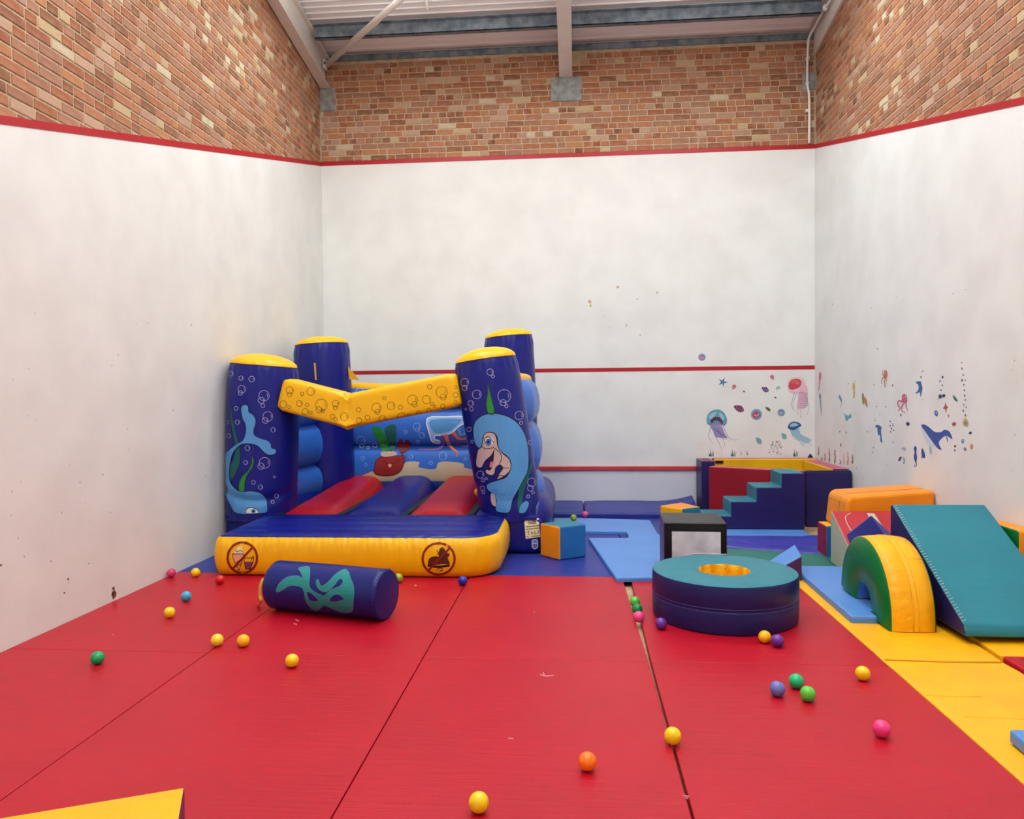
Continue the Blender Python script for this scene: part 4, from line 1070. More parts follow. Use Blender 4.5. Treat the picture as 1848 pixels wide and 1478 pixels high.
# ================================================================== ROLLER
def roller():
    L_, R_ = Vector((1.275, -4.85, MZ+0.166)), Vector((2.118, -5.08, MZ+0.166)); r = 0.165
    d = (R_-L_).normalized(); n1 = Vector((0, 0, 1)); n2 = d.cross(n1).normalized(); ln = (R_-L_).length
    e = empty('foam_roller', (L_+R_)/2-Vector((0, 0, 0.166)), 'navy foam roller with a teal mask print lying on the red mats', 'foam roller'); o = Vector(e.location)
    def pt(s, a, rr): return L_+d*s+(n1*cos(a)+n2*sin(a))*rr-o
    prof = [(0.004, r-0.02), (0.0, r-0.008), (0.010, r), (0.05, r), (0.2, r+0.001), (0.4, r+0.002), (0.6, r+0.001), (ln-0.05, r), (ln-0.010, r), (ln, r-0.008), (ln-0.002, r-0.02)]
    bd = grid('body', lambda u, v: pt(prof[int(round(v*10))][0], 2*pi*u, prof[int(round(v*10))][1]+0.0012*sin(u*2*pi*20)*(1 if v > 0.85 or v < 0.15 else 0)), 56, 11, V_NAVY2, e, True)
    for s, q in ((0.003, 0), (ln-0.003, 1)):
        def disc(u, v): return pt(s+(-1 if q == 0 else 1)*0.012*(1-v*v), 2*pi*u, (r-0.012)*v)
        grid('end_panel', disc, 48, 8, V_NAVY2, e, True)
    for i in range(44):
        a = 2*pi*i/44; tube('stitch', [pt(ln-0.022, a, r+0.002), pt(ln-0.012, a, r+0.002)], 0.0016, SEAMN, e, 4)
    # yellow carry strap at the left end
    s0 = [ony(475, 1044, -4.90), ony(470, 1056, -4.92), ony(469, 1074, -4.93), ony(471, 1086, -4.94), onz(465, 1092, MZ+0.006)]
    sp = [p-o for p in spline(s0, 5)]; vv = []; ff = []
    for k, p in enumerate(sp): vv += [p+Vector((-0.009, 0, 0)), p+Vector((0.009, 0, 0)), p+Vector((0.009, 0.005, 0.003)), p+Vector((-0.009, 0.005, 0.003))]
    for k in range(len(sp)-1):
        for i in range(4): ff.append((4*k+i, 4*k+(i+1) % 4, 4*k+4+(i+1) % 4, 4*k+4+i))
    mesh('carry_strap', vv, ff, mat('strap_yellow', (214, 166, 60), 0.7), e)
    A = Art(390, 900, 2.98, 7.0)
    I_MASK = ink('mask_teal', (22, 134, 132)); I_MLINE = ink('mask_line', (84, 130, 160))
    leaf = [(325, 500), (337, 462), (380, 424), (436, 415), (466, 428), (458, 398), (444, 376), (470, 368), (500, 370), (504, 420), (502, 452), (540, 478), (585, 505), (640, 466), (668, 434), (684, 440), (676, 476), (630, 505), (598, 540), (576, 520), (520, 500), (500, 492), (480, 470), (400, 466), (352, 494)]
    mask = [(468, 462), (500, 470), (540, 500), (580, 522), (620, 490), (668, 470), (684, 440), (662, 432), (636, 466), (596, 500), (558, 490), (540, 460), (542, 436), (554, 440), (570, 468), (600, 452), (640, 410), (690, 380), (712, 396), (722, 430), (742, 480), (738, 560), (730, 605), (680, 610), (625, 590), (580, 572), (545, 600), (512, 588), (480, 545)]
    A.poly([(325, 500), (337, 462), (380, 424), (436, 415), (466, 428), (458, 398), (444, 376), (470, 368), (502, 370), (504, 420), (502, 470), (530, 500), (580, 525), (580, 570), (545, 600), (512, 588), (482, 545), (466, 480), (400, 466), (352, 494)], I_MASK)
    A.poly([(540, 460), (542, 436), (552, 440), (566, 470), (600, 452), (640, 410), (690, 380), (712, 396), (724, 430), (742, 480), (738, 560), (730, 606), (680, 610), (625, 590), (575, 565), (580, 525), (620, 490), (668, 470), (684, 440), (662, 432), (636, 466), (596, 500), (558, 490)], I_MASK)
    outline(A, [(325, 500), (337, 462), (380, 424), (436, 415), (466, 428), (458, 398), (444, 376), (470, 368), (502, 370), (504, 420), (502, 470), (530, 500), (580, 522), (620, 490), (668, 470), (684, 440), (662, 432), (636, 466), (596, 500), (558, 490), (540, 460), (542, 436), (552, 440), (566, 470), (600, 452), (640, 410), (690, 380), (712, 396), (724, 430), (742, 480), (738, 560), (730, 606), (680, 610), (625, 590), (578, 572), (545, 600), (512, 588), (482, 545), (466, 480), (400, 466), (352, 494)], 3, I_MLINE)
    for eye in ([(490, 500), (520, 512), (552, 545), (524, 552), (500, 540)], [(610, 545), (630, 520), (660, 514), (690, 538), (660, 550), (630, 553)]):
        A.poly(eye, MATS['navy_roller_vinyl']); outline(A, eye, 3, I_MLINE)
    put(A, 'mask_print', bd)
V_NAVY2 = vinyl('navy_roller_vinyl', (16, 30, 110), 0.34, 0.15)
roller()

# ================================================================== PLAY BALLS
def ball_mesh():
    bm = bmesh.new(); bmesh.ops.create_uvsphere(bm, u_segments=28, v_segments=18, radius=0.0365)
    me = bpy.data.meshes.new('play_ball'); bm.to_mesh(me); bm.free(); me.polygons.foreach_set('use_smooth', [True]*len(me.polygons)); return me
BMS = {}
BC = dict(yellow=(246, 204, 10), pale=(246, 214, 48), amber=(250, 186, 8), magenta=(206, 52, 110), red=(206, 24, 32), cyan=(64, 166, 208), green=(6, 164, 92), lime=(150, 176, 24), blue=(26, 48, 168),
          lgreen=(92, 196, 58), dgreen=(2, 134, 66), pink=(240, 74, 142), purple=(104, 44, 152), jade=(20, 186, 114), peri=(106, 114, 190), orange=(252, 122, 14), hot=(240, 56, 132))
def ball(px, py, c, label, z=MZ, y=None):
    if c not in BMS:
        me = ball_mesh(); me.materials.append(mat('ball_'+c, BC[c], 0.28, 0.5, 0.05, 6.0)); BMS[c] = me
    o = link('play_ball', BMS[c]); o.location = onz(px, py, z+0.0365) if y is None else ony(px, py, y)
    o.rotation_euler = (RND.random()*3, RND.random()*3, 0); tag(o, label.rstrip(','), 'ball', 'play balls'); return o
for px, py, c, lb, kw in [
    (309, 1034, 'magenta', 'magenta pink ball against the left wall,', {}), (353, 1033, 'yellow', 'yellow ball at the blue mat edge by the castle step,', {}),
    (397, 1046, 'red', 'red ball at the left corner of the castle step,', {}), (336, 1076, 'cyan', 'sky blue ball, the only one of its colour,', {}),
    (306, 1105, 'yellow', 'yellow ball just in front of the sky blue one,', {}), (392, 1155, 'pale', 'pale yellow ball on the mat seam, left of a pair,', {}),
    (439, 1156, 'amber', 'amber yellow ball, right of the pair on the seam,', {}), (176, 1187, 'green', 'emerald green ball alone near the left wall,', {}),
    (527, 1192, 'yellow', 'yellow ball in front of the navy roller,', {}), (719, 1043, 'lime', 'olive lime ball half hidden behind the navy roller,', {}),
    (835, 1048, 'blue', 'dark blue ball under the castle step corner,', {}), (1146, 1086, 'lgreen', 'lime green ball farthest along the open mat gap,', {'z': MZ-0.012}),
    (1150, 1099, 'dgreen', 'dark green ball in the middle of the gap trio,', {'z': MZ-0.010}), (1153, 1113, 'pink', 'pink ball nearest in the open mat gap,', {'z': MZ-0.008}),
    (1193, 1125, 'purple', 'purple ball at the left foot of the ring,', {}), (1380, 1149, 'amber', 'yellow ball in front of the ring,', {}),
    (1403, 1156, 'purple', 'purple ball touching the yellow one before the ring,', {}), (1557, 1215, 'yellow', 'yellow ball near the edge of the yellow mat,', {}),
    (1437, 1229, 'jade', 'jade green ball, farthest of the trio before the ring,', {}), (1403, 1243, 'peri', 'periwinkle blue ball on the right red mat,', {}),
    (1458, 1252, 'lgreen', 'light green ball, nearest of the trio before the ring,', {}), (1591, 1315, 'hot', 'hot pink ball in the right foreground,', {}),
    (1214, 1328, 'yellow', 'yellow ball sitting on the dark mat seam in front,', {}), (1060, 1374, 'orange', 'orange ball, the only one of its colour,', {}),
    (864, 1448, 'yellow', 'large looking yellow ball nearest the camera,', {}), (1035, 934, 'lime', 'olive lime ball behind the small foam cube,', {'z': 0.075}),
    (1056, 928, 'pink', 'small pink ball by the wall mat seam,', {'z': 0.075}), (862, 888, 'amber', 'yellow ball peeping out on the castle bed,', {'y': -2.36})]:
    ball(px, py, c, lb, **kw)

# ================================================================== WALL STICKERS
K = {k: ink('sticker_'+k, v, 0.45) for k, v in dict(blue=(46, 96, 160), steel=(92, 140, 176), pale=(150, 190, 208), lilac=(150, 142, 186), violet=(110, 100, 160), plum=(84, 50, 84), rose=(196, 92, 120),
     red=(196, 66, 88), blush=(226, 186, 196), teal=(92, 160, 176), mint=(142, 190, 150), green=(36, 104, 60), navy=(34, 44, 96), grey=(120, 122, 136), sand=(196, 160, 90), tan=(186, 120, 84), olive=(112, 116, 60),
     white=(200, 214, 226), deep=(44, 76, 160), gold=(206, 172, 96), brick=(170, 66, 58), maroon=(116, 44, 56), orange=(206, 140, 90)).items()}
def surf_front(px, py, off): return ony(px, py, -off)
def surf_right(px, py, off): return onx(px, py, XR-off)
def fr(): return Art(1230, 620, 6.719, 0, 0.0008)
def rg(): return Art(1450, 630, 5.775, 0, 0.0008)
SN = [0]
def sticker(A, nm, label, right=False):
    c = surf_right if right else surf_front
    o = A.build(nm, c)
    b = sum((v.co for v in o.data.vertices), Vector())/len(o.data.vertices)
    for v in o.data.vertices: v.co -= b
    o.location = b; tag(o, label, 'wall sticker', 'sea life wall stickers'); return o
# -- front wall
def shell_disc(cx, cy, r, m1, m2, lab):
    A = fr(); A.ell(cx, cy, r, r, m1); A.ell(cx-r*0.1, cy+r*0.1, r*0.62, r*0.55, m2); A.ring(cx, cy, r*0.85, r*0.10, K['pale'], 16)
    A.stroke([(cx-r*0.4, cy), (cx, cy+r*0.3), (cx+r*0.4, cy-r*0.1)], r*0.12, K['white'], 3); sticker(A, 'shell_sticker', lab)
shell_disc(247, 165, 45, K['steel'], K['rose'], 'round blue and pink shell sticker alone above the red service line')
shell_disc(908, 860, 68, K['steel'], K['red'], 'largest round blue and red shell sticker on the front wall')
shell_disc(1208, 836, 45, K['steel'], K['lilac'], 'round blue lilac shell sticker beside the large red and blue one')
A = fr(); st = []
for i in range(10):
    a = -pi/2+0.35+i*pi/5; r = 66 if i % 2 == 0 else 20; st.append((500+r*cos(a), 468+r*sin(a)))
A.poly(st, K['blue'], 1)
for i in range(0, 10, 2): A.stroke([(500, 468), st[i]], 9, K['steel'], 1, 2)
sticker(A, 'starfish_sticker', 'blue starfish sticker below the red service line')
for cx, cy, d, lab in ((638, 520, -1, 'small pink snail shell sticker next to the blue starfish'), (1097, 402, 1, 'small pink snail shell sticker beside the pink jellyfish')):
    A = fr(); A.ell(cx, cy, 25, 24, K['red']); A.ell(cx+d*12, cy+26, 14, 10, K['rose']); A.ring(cx, cy, 14, 4, K['blush'], 12); sticker(A, 'shell_sticker', lab)
def conch(cx, cy, L, w, ang, m1, m2, lab):
    A = fr(); c, s = cos(ang), sin(ang); P = lambda x, y: (cx+x*c-y*s, cy+x*s+y*c)
    A.poly([P(-L, 0), P(-L*0.4, -w*0.8), P(L*0.3, -w), P(L*0.9, -w*0.5), P(L, w*0.2), P(L*0.5, w*0.8), P(-L*0.3, w*0.7)], m1)
    for t in (-0.5, -0.1, 0.3, 0.65): A.stroke([P(L*t, -w*0.7), P(L*(t+0.08), w*0.5)], w*0.22, m2, 1)
    sticker(A, 'shell_sticker', lab)
conch(692, 788, 66, 42, 0.45, K['plum'], K['rose'], 'dark red conch shell sticker left of the large round shell')
conch(1012, 557, 46, 32, 0.5, K['plum'], K['lilac'], 'dark plum shell sticker between the snail shells')
conch(1168, 540, 30, 22, -0.5, K['mint'], K['pale'], 'pale green shell sticker left of the pink jellyfish')
conch(1045, 793, 38, 20, 0.65, K['olive'], K['navy'], 'olive striped shell sticker above the round lilac shell')
conch(935, 1178, 48, 30, 0.9, K['teal'], K['pale'], 'turquoise fan shell sticker left of the grey coral')
conch(1240, 1122, 42, 30, 1.0, K['teal'], K['mint'], 'turquoise green shell sticker left of the blue jellyfish')
for cx, cy, lab in ((757, 582, 'tiny dark pebble sticker below the pink snail shell'), (1138, 655, 'tiny dark pebble sticker below the pale green shell')):
    A = fr(); A.ell(cx, cy, 15, 9, K['olive'], 10, 0.4); A.ell(cx, cy, 8, 4, K['navy'], 8, 0.4); sticker(A, 'pebble_sticker', lab)
# jellyfish, pale blue and lilac
A = fr()
for pts, w in (([(360, 980), (340, 1060), (330, 1130), (380, 1220)], 8), ([(360, 1000), (420, 1140), (470, 1240), (490, 1325)], 8), ([(500, 990), (560, 1120), (620, 1165), (690, 1165)], 8), ([(440, 1000), (500, 1140), (520, 1220), (510, 1270)], 7), ([(400, 1000), (440, 1110), (520, 1160), (580, 1170)], 8)):
    A.stroke(pts, w, K['lilac'], 6, 3)
A.poly([(380, 900), (470, 900), (490, 1000), (530, 1100), (560, 1150), (480, 1140), (410, 1130), (380, 1060), (350, 1000)], K['lilac'])
for k in range(5): A.stroke([(390+k*18, 1020+k*22), (430+k*20, 1050+k*18), (450+k*22, 1030+k*24)], 8, K['violet'], 3)
A.poly([(302, 930), (315, 870), (350, 825), (410, 800), (470, 805), (520, 845), (550, 910), (545, 970), (510, 1000), (480, 960), (430, 950), (380, 960), (345, 995), (315, 970)], K['teal'])
A.poly([(330, 900), (350, 860), (390, 835), (420, 830), (400, 880), (360, 920)], K['pale']); A.poly([(450, 840), (490, 850), (520, 900), (500, 930), (470, 890)], K['pale'])
A.poly([(350, 930), (400, 890), (460, 895), (500, 940), (490, 990), (450, 940), (400, 935), (370, 970)], K['plum'])
for k in range(9): A.stroke([(312+k*28, 945+12*abs(k-4)*0.5), (318+k*27, 985-6*abs(4-k)*0.3)], 10, K['violet'], 1)
sticker(A, 'jellyfish_sticker', 'large turquoise jellyfish sticker with long lilac tentacles')
A = fr()
for pts, w in (([(1375, 590), (1345, 680), (1335, 760), (1380, 830)], 6), ([(1400, 600), (1360, 700), (1350, 800)], 6), ([(1500, 560), (1530, 700), (1540, 800), (1515, 880)], 6), ([(1440, 620), (1450, 760), (1440, 900)], 7), ([(1420, 640), (1400, 760), (1410, 860)], 6)):
    A.stroke(pts, w, K['lilac'], 6, 3)
A.poly([(1420, 590), (1500, 500), (1530, 560), (1520, 660), (1500, 780), (1450, 790), (1400, 780), (1410, 680)], K['blush'])
for k in range(9): A.stroke([(1420, 600+k*22), (1460, 585+k*24), (1500, 610+k*20), (1530, 600+k*18)], 6, K['rose'] if k % 3 == 0 else K['lilac'], 3)
A.poly([(1282, 510), (1295, 450), (1340, 415), (1410, 408), (1470, 425), (1495, 475), (1480, 540), (1430, 585), (1370, 600), (1310, 580)], K['blush'])
A.poly([(1298, 510), (1315, 460), (1360, 430), (1420, 430), (1452, 460), (1445, 510), (1400, 545), (1340, 560), (1305, 545)], K['red'])
for k in range(7): a = -2.6+k*0.45; A.stroke([(1370+18*cos(a), 490+14*sin(a)), (1375+62*cos(a), 485+44*sin(a))], 6, K['orange'], 1)
sticker(A, 'jellyfish_sticker', 'pink jellyfish sticker with a red bell near the corner')
A = fr()
for pts, w in (([(1340, 1030), (1350, 1100), (1420, 1170), (1500, 1250)], 8), ([(1400, 1040), (1440, 1110), (1520, 1140), (1590, 1170)], 8), ([(1370, 1040), (1420, 1130), (1500, 1180), (1580, 1230)], 8), ([(1330, 1040), (1350, 1130), (1440, 1190), (1470, 1250)], 6)):
    A.stroke(pts, w, K['steel'], 6, 3)
A.poly([(1320, 1045), (1420, 1010), (1440, 1090), (1500, 1130), (1570, 1180), (1500, 1210), (1420, 1160), (1345, 1110)], K['pale'])
A.poly([(1288, 1020), (1300, 980), (1340, 948), (1400, 950), (1445, 975), (1450, 1000), (1410, 1020), (1380, 1045), (1320, 1045)], K['blue'])
A.poly([(1315, 1005), (1335, 970), (1380, 965), (1420, 985), (1370, 1005)], K['pale']); A.stroke([(1300, 1030), (1360, 1035), (1440, 990)], 7, K['navy'], 4)
sticker(A, 'jellyfish_sticker', 'small blue jellyfish sticker with trailing tentacles near the corner')
for cx, lab in ((362, 'green seagrass sticker at the left above the ball pit'), (628, 'green seagrass sticker second from the left above the ball pit'), (1382, 'green seagrass sticker nearest the corner above the ball pit')):
    A = fr()
    for dx, h, b in ((-24, 46, -8), (-8, 90, -12), (6, 70, 10), (20, 56, 14), (-16, 60, 4)): A.stroke([(cx+dx, 1368), (cx+dx+b*0.3, 1368-h*0.6), (cx+dx+b, 1368-h)], 11, K['green'], 3, 2)
    sticker(A, 'seagrass_sticker', lab)
for cx, lab in ((716, 'tiny grey seaweed sticker between the seagrass tufts'), (790, 'tiny dark green seaweed sticker right of the grey one')):
    A = fr(); A.stroke([(cx, 1355), (cx+8, 1330), (cx-8, 1300)], 10 if cx > 750 else 5, K['green'] if cx > 750 else K['grey'], 4, 4); A.stroke([(cx+4, 1345), (cx+16, 1338)], 6, K['green'] if cx > 750 else K['grey'], 1); sticker(A, 'seaweed_sticker', lab)
A = fr(); rr = random.Random(3)
for k in range(46):
    x = 1050+rr.random()*165; y = 1190+rr.random()*160
    A.stroke([(x, y), (x+rr.uniform(4, 14), y-rr.uniform(8, 20))], 7, K['grey'], 1)
sticker(A, 'coral_sticker', 'speckled grey coral sticker above the ball pit rim')
A = fr()
for x, y, r in ((1545, 1375, 16), (1560, 1352, 14), (1575, 1372, 16), (1560, 1392, 15), (1583, 1392, 12)): A.ell(x, y, r, r*1.1, K['navy'], 10)
sticker(A, 'coral_sticker', 'dark navy coral sticker tucked in the wall corner')
# -- right wall
def blob(label, nm, polys, strokes=()):
    A = rg()
    for m, pts in polys: A.poly(pts, K[m])
    for m, w, pts in strokes: A.stroke(pts, w, K[m], 4, w*0.4)
    return sticker(A, nm, label, True)
blob('tall faded pink jellyfish sticker right beside the corner', 'jellyfish_sticker', [('rose', [(160, 300), (165, 255), (178, 240), (186, 270), (180, 320), (168, 330)])], [('rose', 10, [(172, 320), (165, 380), (158, 440)]), ('blush', 8, [(165, 320), (152, 380), (145, 440)])])
blob('narrow steel blue jellyfish sticker below the pink one', 'jellyfish_sticker', [('steel', [(162, 500), (165, 470), (172, 458), (182, 480), (182, 512), (172, 518)])], [('steel', 8, [(172, 510), (178, 590), (186, 690)]), ('steel', 5, [(176, 510), (186, 600), (190, 660)])])
blob('small grey blue squid sticker', 'squid_sticker', [('steel', [(370, 490), (380, 478), (400, 525), (398, 545), (380, 530)])], [('steel', 7, [(390, 540), (395, 570), (386, 605)])])
blob('mustard seahorse sticker on the right wall', 'seahorse_sticker', [('gold', [(510, 380), (520, 345), (532, 350), (540, 390), (535, 420), (538, 470), (528, 515), (514, 505), (520, 460), (512, 420)])], [('sand', 4, [(522, 370), (526, 430), (522, 490)])])
blob('green and brown sea turtle sticker', 'turtle_sticker', [('olive', [(610, 480), (618, 456), (628, 475), (632, 540), (622, 585), (612, 540)]), ('tan', [(630, 500), (648, 510), (665, 560), (662, 612), (645, 580), (628, 545)])])
blob('orange brown octopus sticker high on the right wall', 'octopus_sticker', [('tan', [(838, 260), (845, 225), (862, 220), (876, 250), (872, 290), (852, 300), (836, 290)])], [('tan', 14, [(845, 290), (820, 310), (812, 360)]), ('tan', 14, [(855, 295), (842, 350), (850, 400)]), ('orange', 12, [(866, 290), (862, 340), (856, 395)]), ('tan', 10, [(840, 280), (824, 260), (828, 215)]), ('orange', 8, [(850, 250), (862, 240)])])
blob('pink octopus sticker with curled arms', 'octopus_sticker', [('rose', [(1030, 480), (1050, 465), (1072, 480), (1082, 530), (1070, 560), (1030, 555), (1025, 510)])], [('rose', 16, [(1040, 550), (990, 540), (985, 590), (1010, 610), (985, 645)]), ('rose', 14, [(1052, 555), (1025, 600), (1030, 650), (1060, 655)]), ('blush', 8, [(1045, 560), (1005, 570), (1010, 620)]), ('rose', 14, [(1068, 550), (1070, 600), (1085, 640)]), ('blush', 8, [(1060, 480), (1070, 520)])])
blob('blue dolphin sticker leaping at the top', 'dolphin_sticker', [('blue', [(1168, 350), (1190, 336), (1222, 338), (1228, 360), (1240, 400), (1232, 450), (1222, 500), (1212, 450), (1190, 460), (1166, 462), (1192, 430), (1200, 395), (1190, 365)])])
blob('light blue manta ray sticker', 'ray_sticker', [('teal', [(420, 665), (445, 690), (478, 690), (490, 668), (500, 712), (475, 722), (455, 748), (440, 740), (432, 700)])])
blob('blue dolphin sticker diving low on the wall', 'dolphin_sticker', [('blue', [(745, 810), (762, 790), (790, 795), (814, 815), (808, 850), (812, 900), (822, 975), (802, 960), (800, 915), (788, 890), (778, 898), (770, 850), (768, 820)])])
blob('big blue and white whale sticker', 'whale_sticker', [('white', [(1230, 800), (1262, 850), (1300, 920), (1350, 980), (1390, 1010), (1350, 1022), (1300, 1005), (1265, 940), (1238, 870)]), ('deep', [(1226, 795), (1260, 786), (1310, 815), (1360, 858), (1410, 868), (1445, 858), (1470, 840), (1520, 860), (1552, 935), (1515, 915), (1490, 900), (1450, 920), (1410, 965), (1420, 1010), (1440, 1045), (1405, 1040), (1370, 1000), (1310, 920), (1262, 850)]), ('blue', [(1480, 880), (1500, 930), (1505, 975), (1490, 930)]), ('pale', [(1310, 1015), (1330, 1020), (1334, 1080), (1322, 1105), (1312, 1060)])])
blob('dark blue seahorse sticker low on the wall', 'seahorse_sticker', [('deep', [(1150, 1040), (1162, 1010), (1180, 1030), (1176, 1080), (1184, 1130), (1172, 1180), (1160, 1170), (1150, 1120), (1158, 1070)])], [('deep', 9, [(1172, 1170), (1178, 1210), (1158, 1225), (1156, 1200)])])
blob('dark blue fish sticker standing upright beside the seahorse', 'fish_sticker', [('deep', [(1228, 1060), (1240, 1032), (1258, 1070), (1270, 1120), (1255, 1136), (1235, 1120)])], [('navy', 10, [(1238, 1115), (1228, 1145)])])
blob('red starfish sticker on the right wall', 'starfish_sticker', [('brick', [(1482, 556), (1490, 590), (1508, 605), (1494, 618), (1484, 665), (1476, 625), (1452, 618), (1470, 595)])])
blob('tiny tan starfish sticker below the red one', 'starfish_sticker', [('tan', [(1512, 672), (1518, 690), (1526, 696), (1516, 702), (1510, 718), (1506, 700), (1498, 692), (1508, 688)])])
blob('yellow round fish sticker under the bubble trail', 'fish_sticker', [('gold', [(1660, 760), (1672, 725), (1695, 722), (1715, 750), (1720, 790), (1700, 808), (1668, 800)]), ('steel', [(1672, 760), (1700, 752), (1705, 785), (1680, 792)])])
blob('green and blue oval shell sticker', 'shell_sticker', [('mint', [(1552, 490), (1570, 478), (1600, 510), (1608, 545), (1585, 540)]), ('navy', [(1560, 500), (1575, 500), (1605, 545), (1580, 535)])])
blob('small red crab sticker', 'crab_sticker', [('brick', [(1548, 775), (1565, 762), (1585, 765), (1590, 785), (1575, 800), (1555, 798)])])
blob('blue and white small fish sticker', 'fish_sticker', [('deep', [(1364, 660), (1380, 638), (1400, 660), (1398, 690), (1380, 700)]), ('white', [(1375, 662), (1388, 658), (1388, 678)])])
blob('pair of dark round fish stickers', 'fish_sticker', [('navy', [(1406, 490), (1425, 470), (1442, 485), (1440, 508), (1418, 515)]), ('navy', [(1445, 485), (1462, 466), (1478, 480), (1472, 500), (1452, 502)])])
blob('small dark fish sticker above the whale', 'fish_sticker', [('navy', [(1068, 775), (1085, 758), (1108, 775), (1100, 795), (1082, 800)])])
blob('orange small fish sticker at the far right', 'fish_sticker', [('orange', [(1738, 1010), (1750, 988), (1766, 1000), (1764, 1040), (1745, 1042)])])
blob('grey blue striped fish sticker at the right', 'fish_sticker', [('steel', [(1645, 955), (1658, 935), (1674, 950), (1668, 978), (1652, 982)]), ('white', [(1654, 950), (1664, 950), (1660, 970)])])
blob('olive grey small fish sticker at the right', 'fish_sticker', [('grey', [(1668, 1040), (1682, 1022), (1700, 1040), (1696, 1058), (1680, 1060)])])
blob('small navy fish sticker right of the whale', 'fish_sticker', [('navy', [(1722, 875), (1738, 857), (1755, 870), (1748, 885), (1730, 888)])])
blob('dark oval fish sticker left of the dark seahorse', 'fish_sticker', [('navy', [(988, 1160), (1000, 1130), (1022, 1120), (1015, 1150), (998, 1168)])])
blob('blue curled eel sticker low on the right wall', 'eel_sticker', [], [('deep', 9, [(1025, 1045), (1045, 1030), (1062, 1045), (1050, 1060), (1035, 1052)])])
for k, (x, y, h, c, lab) in enumerate(((155, 1060, 90, 'grey', 'pale grey curled seaweed sticker nearest the corner'), (188, 1142, 40, 'navy', 'tiny navy coral sticker on the right wall'), (222, 1120, 80, 'rose', 'pink seaweed sticker on the right wall'), (268, 1105, 140, 'grey', 'tall grey curved seaweed sticker on the right wall'),
        (325, 1115, 150, 'olive', 'tall olive seaweed sticker on the right wall'), (380, 1175, 50, 'plum', 'short plum seaweed sticker on the right wall'), (418, 1140, 120, 'blush', 'pale pink coral sticker on the right wall'), (460, 1135, 140, 'tan', 'tan coral branch sticker on the right wall'), (508, 1145, 100, 'maroon', 'maroon seaweed sticker above the orange block'),
        (386, 995, 36, 'navy', 'tiny navy fish sticker above the seaweed row'), (1045, 1160, 70, 'steel', 'thin blue seaweed sticker left of the dark seahorse'))):
    A = rg(); A.stroke([(x, y+h/2), (x+6, y), (x-4, y-h/2)], 13, K[c], 4, 3)
    if h > 60:
        for j in range(4): A.stroke([(x, y+h*0.35-j*h*0.2), (x+(12 if j % 2 else -12), y+h*0.22-j*h*0.2)], 7, K[c], 1, 3)
    sticker(A, 'seaweed_sticker', lab, True)
def bubbles(pts, lab, c='grey'):
    A = rg()
    for x, y, r in pts: A.ell(x, y, r*0.7, r, K[c], 10)
    o = sticker(A, 'bubble_sticker', lab, True); o['kind'] = 'stuff'
bubbles([(1650, 140, 10), (1652, 203, 14), (1665, 270, 12), (1652, 325, 16), (1688, 325, 9), (1672, 372, 12), (1676, 430, 12), (1680, 485, 13), (1687, 530, 11), (1670, 580, 10), (1694, 605, 9), (1665, 642, 13), (1688, 690, 14)], 'long trail of small grey bubble marks rising from the yellow fish')
bubbles([(1450, 292, 14), (1422, 335, 10), (1447, 378, 10), (1432, 427, 9)], 'short trail of dark bubble marks above the pair of dark fish', 'navy')
bubbles([(1242, 232, 10), (1225, 292, 13)], 'two grey bubble marks above the leaping dolphin')
bubbles([(905, 800, 9), (935, 798, 8), (918, 826, 10), (938, 845, 9), (908, 862, 9), (905, 752, 9), (930, 780, 7)], 'cluster of black seed marks beside the diving dolphin', 'navy')
bubbles([(1580, 1012, 14), (1577, 1055, 10)], 'two dark bubble marks right of the whale', 'navy')
bubbles([(928, 378, 12), (733, 373, 8), (760, 597, 8), (858, 600, 8), (745, 742, 8), (1014, 688, 14), (730, 1026, 9), (722, 1080, 8), (446, 868, 10), (545, 335, 8), (467, 360, 7), (378, 860, 9)], 'scattered faint grey bubble marks between the right wall stickers')

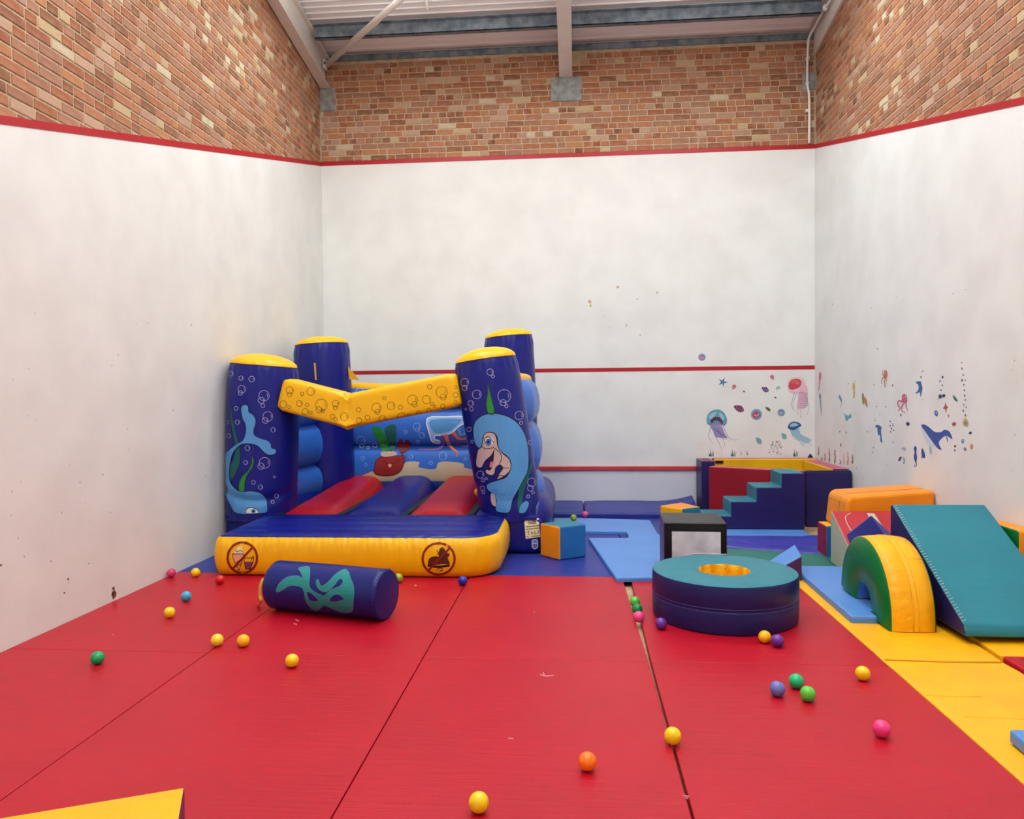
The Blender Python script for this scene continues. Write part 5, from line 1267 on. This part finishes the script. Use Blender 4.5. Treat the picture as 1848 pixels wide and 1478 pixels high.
# ================================================================== WEAR MARKS (parts of the walls and mats they mark)
CHIP = mat('bare_plaster_chip', (186, 158, 116), 0.8); CHIP2 = mat('dark_chip', (112, 70, 52), 0.85); SCUFF = mat('grey_scuff', (176, 174, 170), 0.7); PINKM = mat('pale_scratch', (214, 140, 146), 0.6)
def chips(par, pts, surf, m, seed, nm='paint_chip'):
    rr = random.Random(seed)
    for x, y, r in pts:
        A = Art(0, 0, 1, 0, 0.0006); A.poly([(x+r*rr.uniform(0.5, 1.2)*cos(t), y+r*1.3*rr.uniform(0.5, 1.2)*sin(t)) for t in [2*pi*i/7 for i in range(7)]], m, 2)
        A.build(nm, surf, par)
chips(wall_front, [(1115, 518, 2.4), (1064, 545, 3), (1066, 552, 2), (1186, 528, 1.6), (1150, 540, 1.2), (1130, 587, 1.6), (1155, 605, 1.4), (1100, 590, 1.2), (1090, 570, 1.1)], surf_front, CHIP, 2)
surf_left = lambda px, py, off: onx(px, py, off)
chips(wall_left, [(207, 1070, 5), (205, 1062, 3), (206, 1075, 4.5), (116, 1070, 2), (123, 1045, 2), (2, 1020, 2), (92, 1013, 1.3), (160, 1017, 1.2), (124, 1052, 1)], surf_left, CHIP2, 4)
rr = random.Random(12)
chips(wall_left, [(rr.uniform(10, 380), rr.uniform(560, 1010), rr.uniform(0.8, 1.8)) for k in range(26)], surf_left, SCUFF, 5, 'scuff_mark')
chips(wall_right, [(rr.uniform(1500, 1845), rr.uniform(420, 900), rr.uniform(0.8, 1.7)) for k in range(20)], surf_right, SCUFF, 6, 'scuff_mark')
floor_s = lambda px, py, off: onz(px, py, MZ+off)
def near_mat(px, py):
    p = onz(px, py, MZ)
    for o in bpy.data.objects:
        if o.name.startswith('floor_mat') and o.data.materials[0] == V_RED:
            b = [o.location+v.co for v in o.data.vertices]
            if min(v.x for v in b) <= p.x <= max(v.x for v in b) and min(v.y for v in b) <= p.y <= max(v.y for v in b): return o
for pts in ([(975, 1217), (984, 1220), (999, 1219)], [(980, 1213), (983, 1220)], [(1232, 1435), (1243, 1437)], [(1236, 1438), (1242, 1441)], [(533, 1118), (540, 1121)], [(530, 1125), (536, 1127)], [(962, 1104), (966, 1105)], [(748, 1056), (752, 1057)], [(917, 1332), (927, 1333)], [(203, 1146), (206, 1144)]):
    o = near_mat(*pts[0])
    if o is None: continue
    A = Art(0, 0, 1, 0, 0.0007); A.stroke(pts, 1.6, PINKM, 2)
    q = A.build('scratch', floor_s, o)
    if q: q.location = -Vector(o.location)
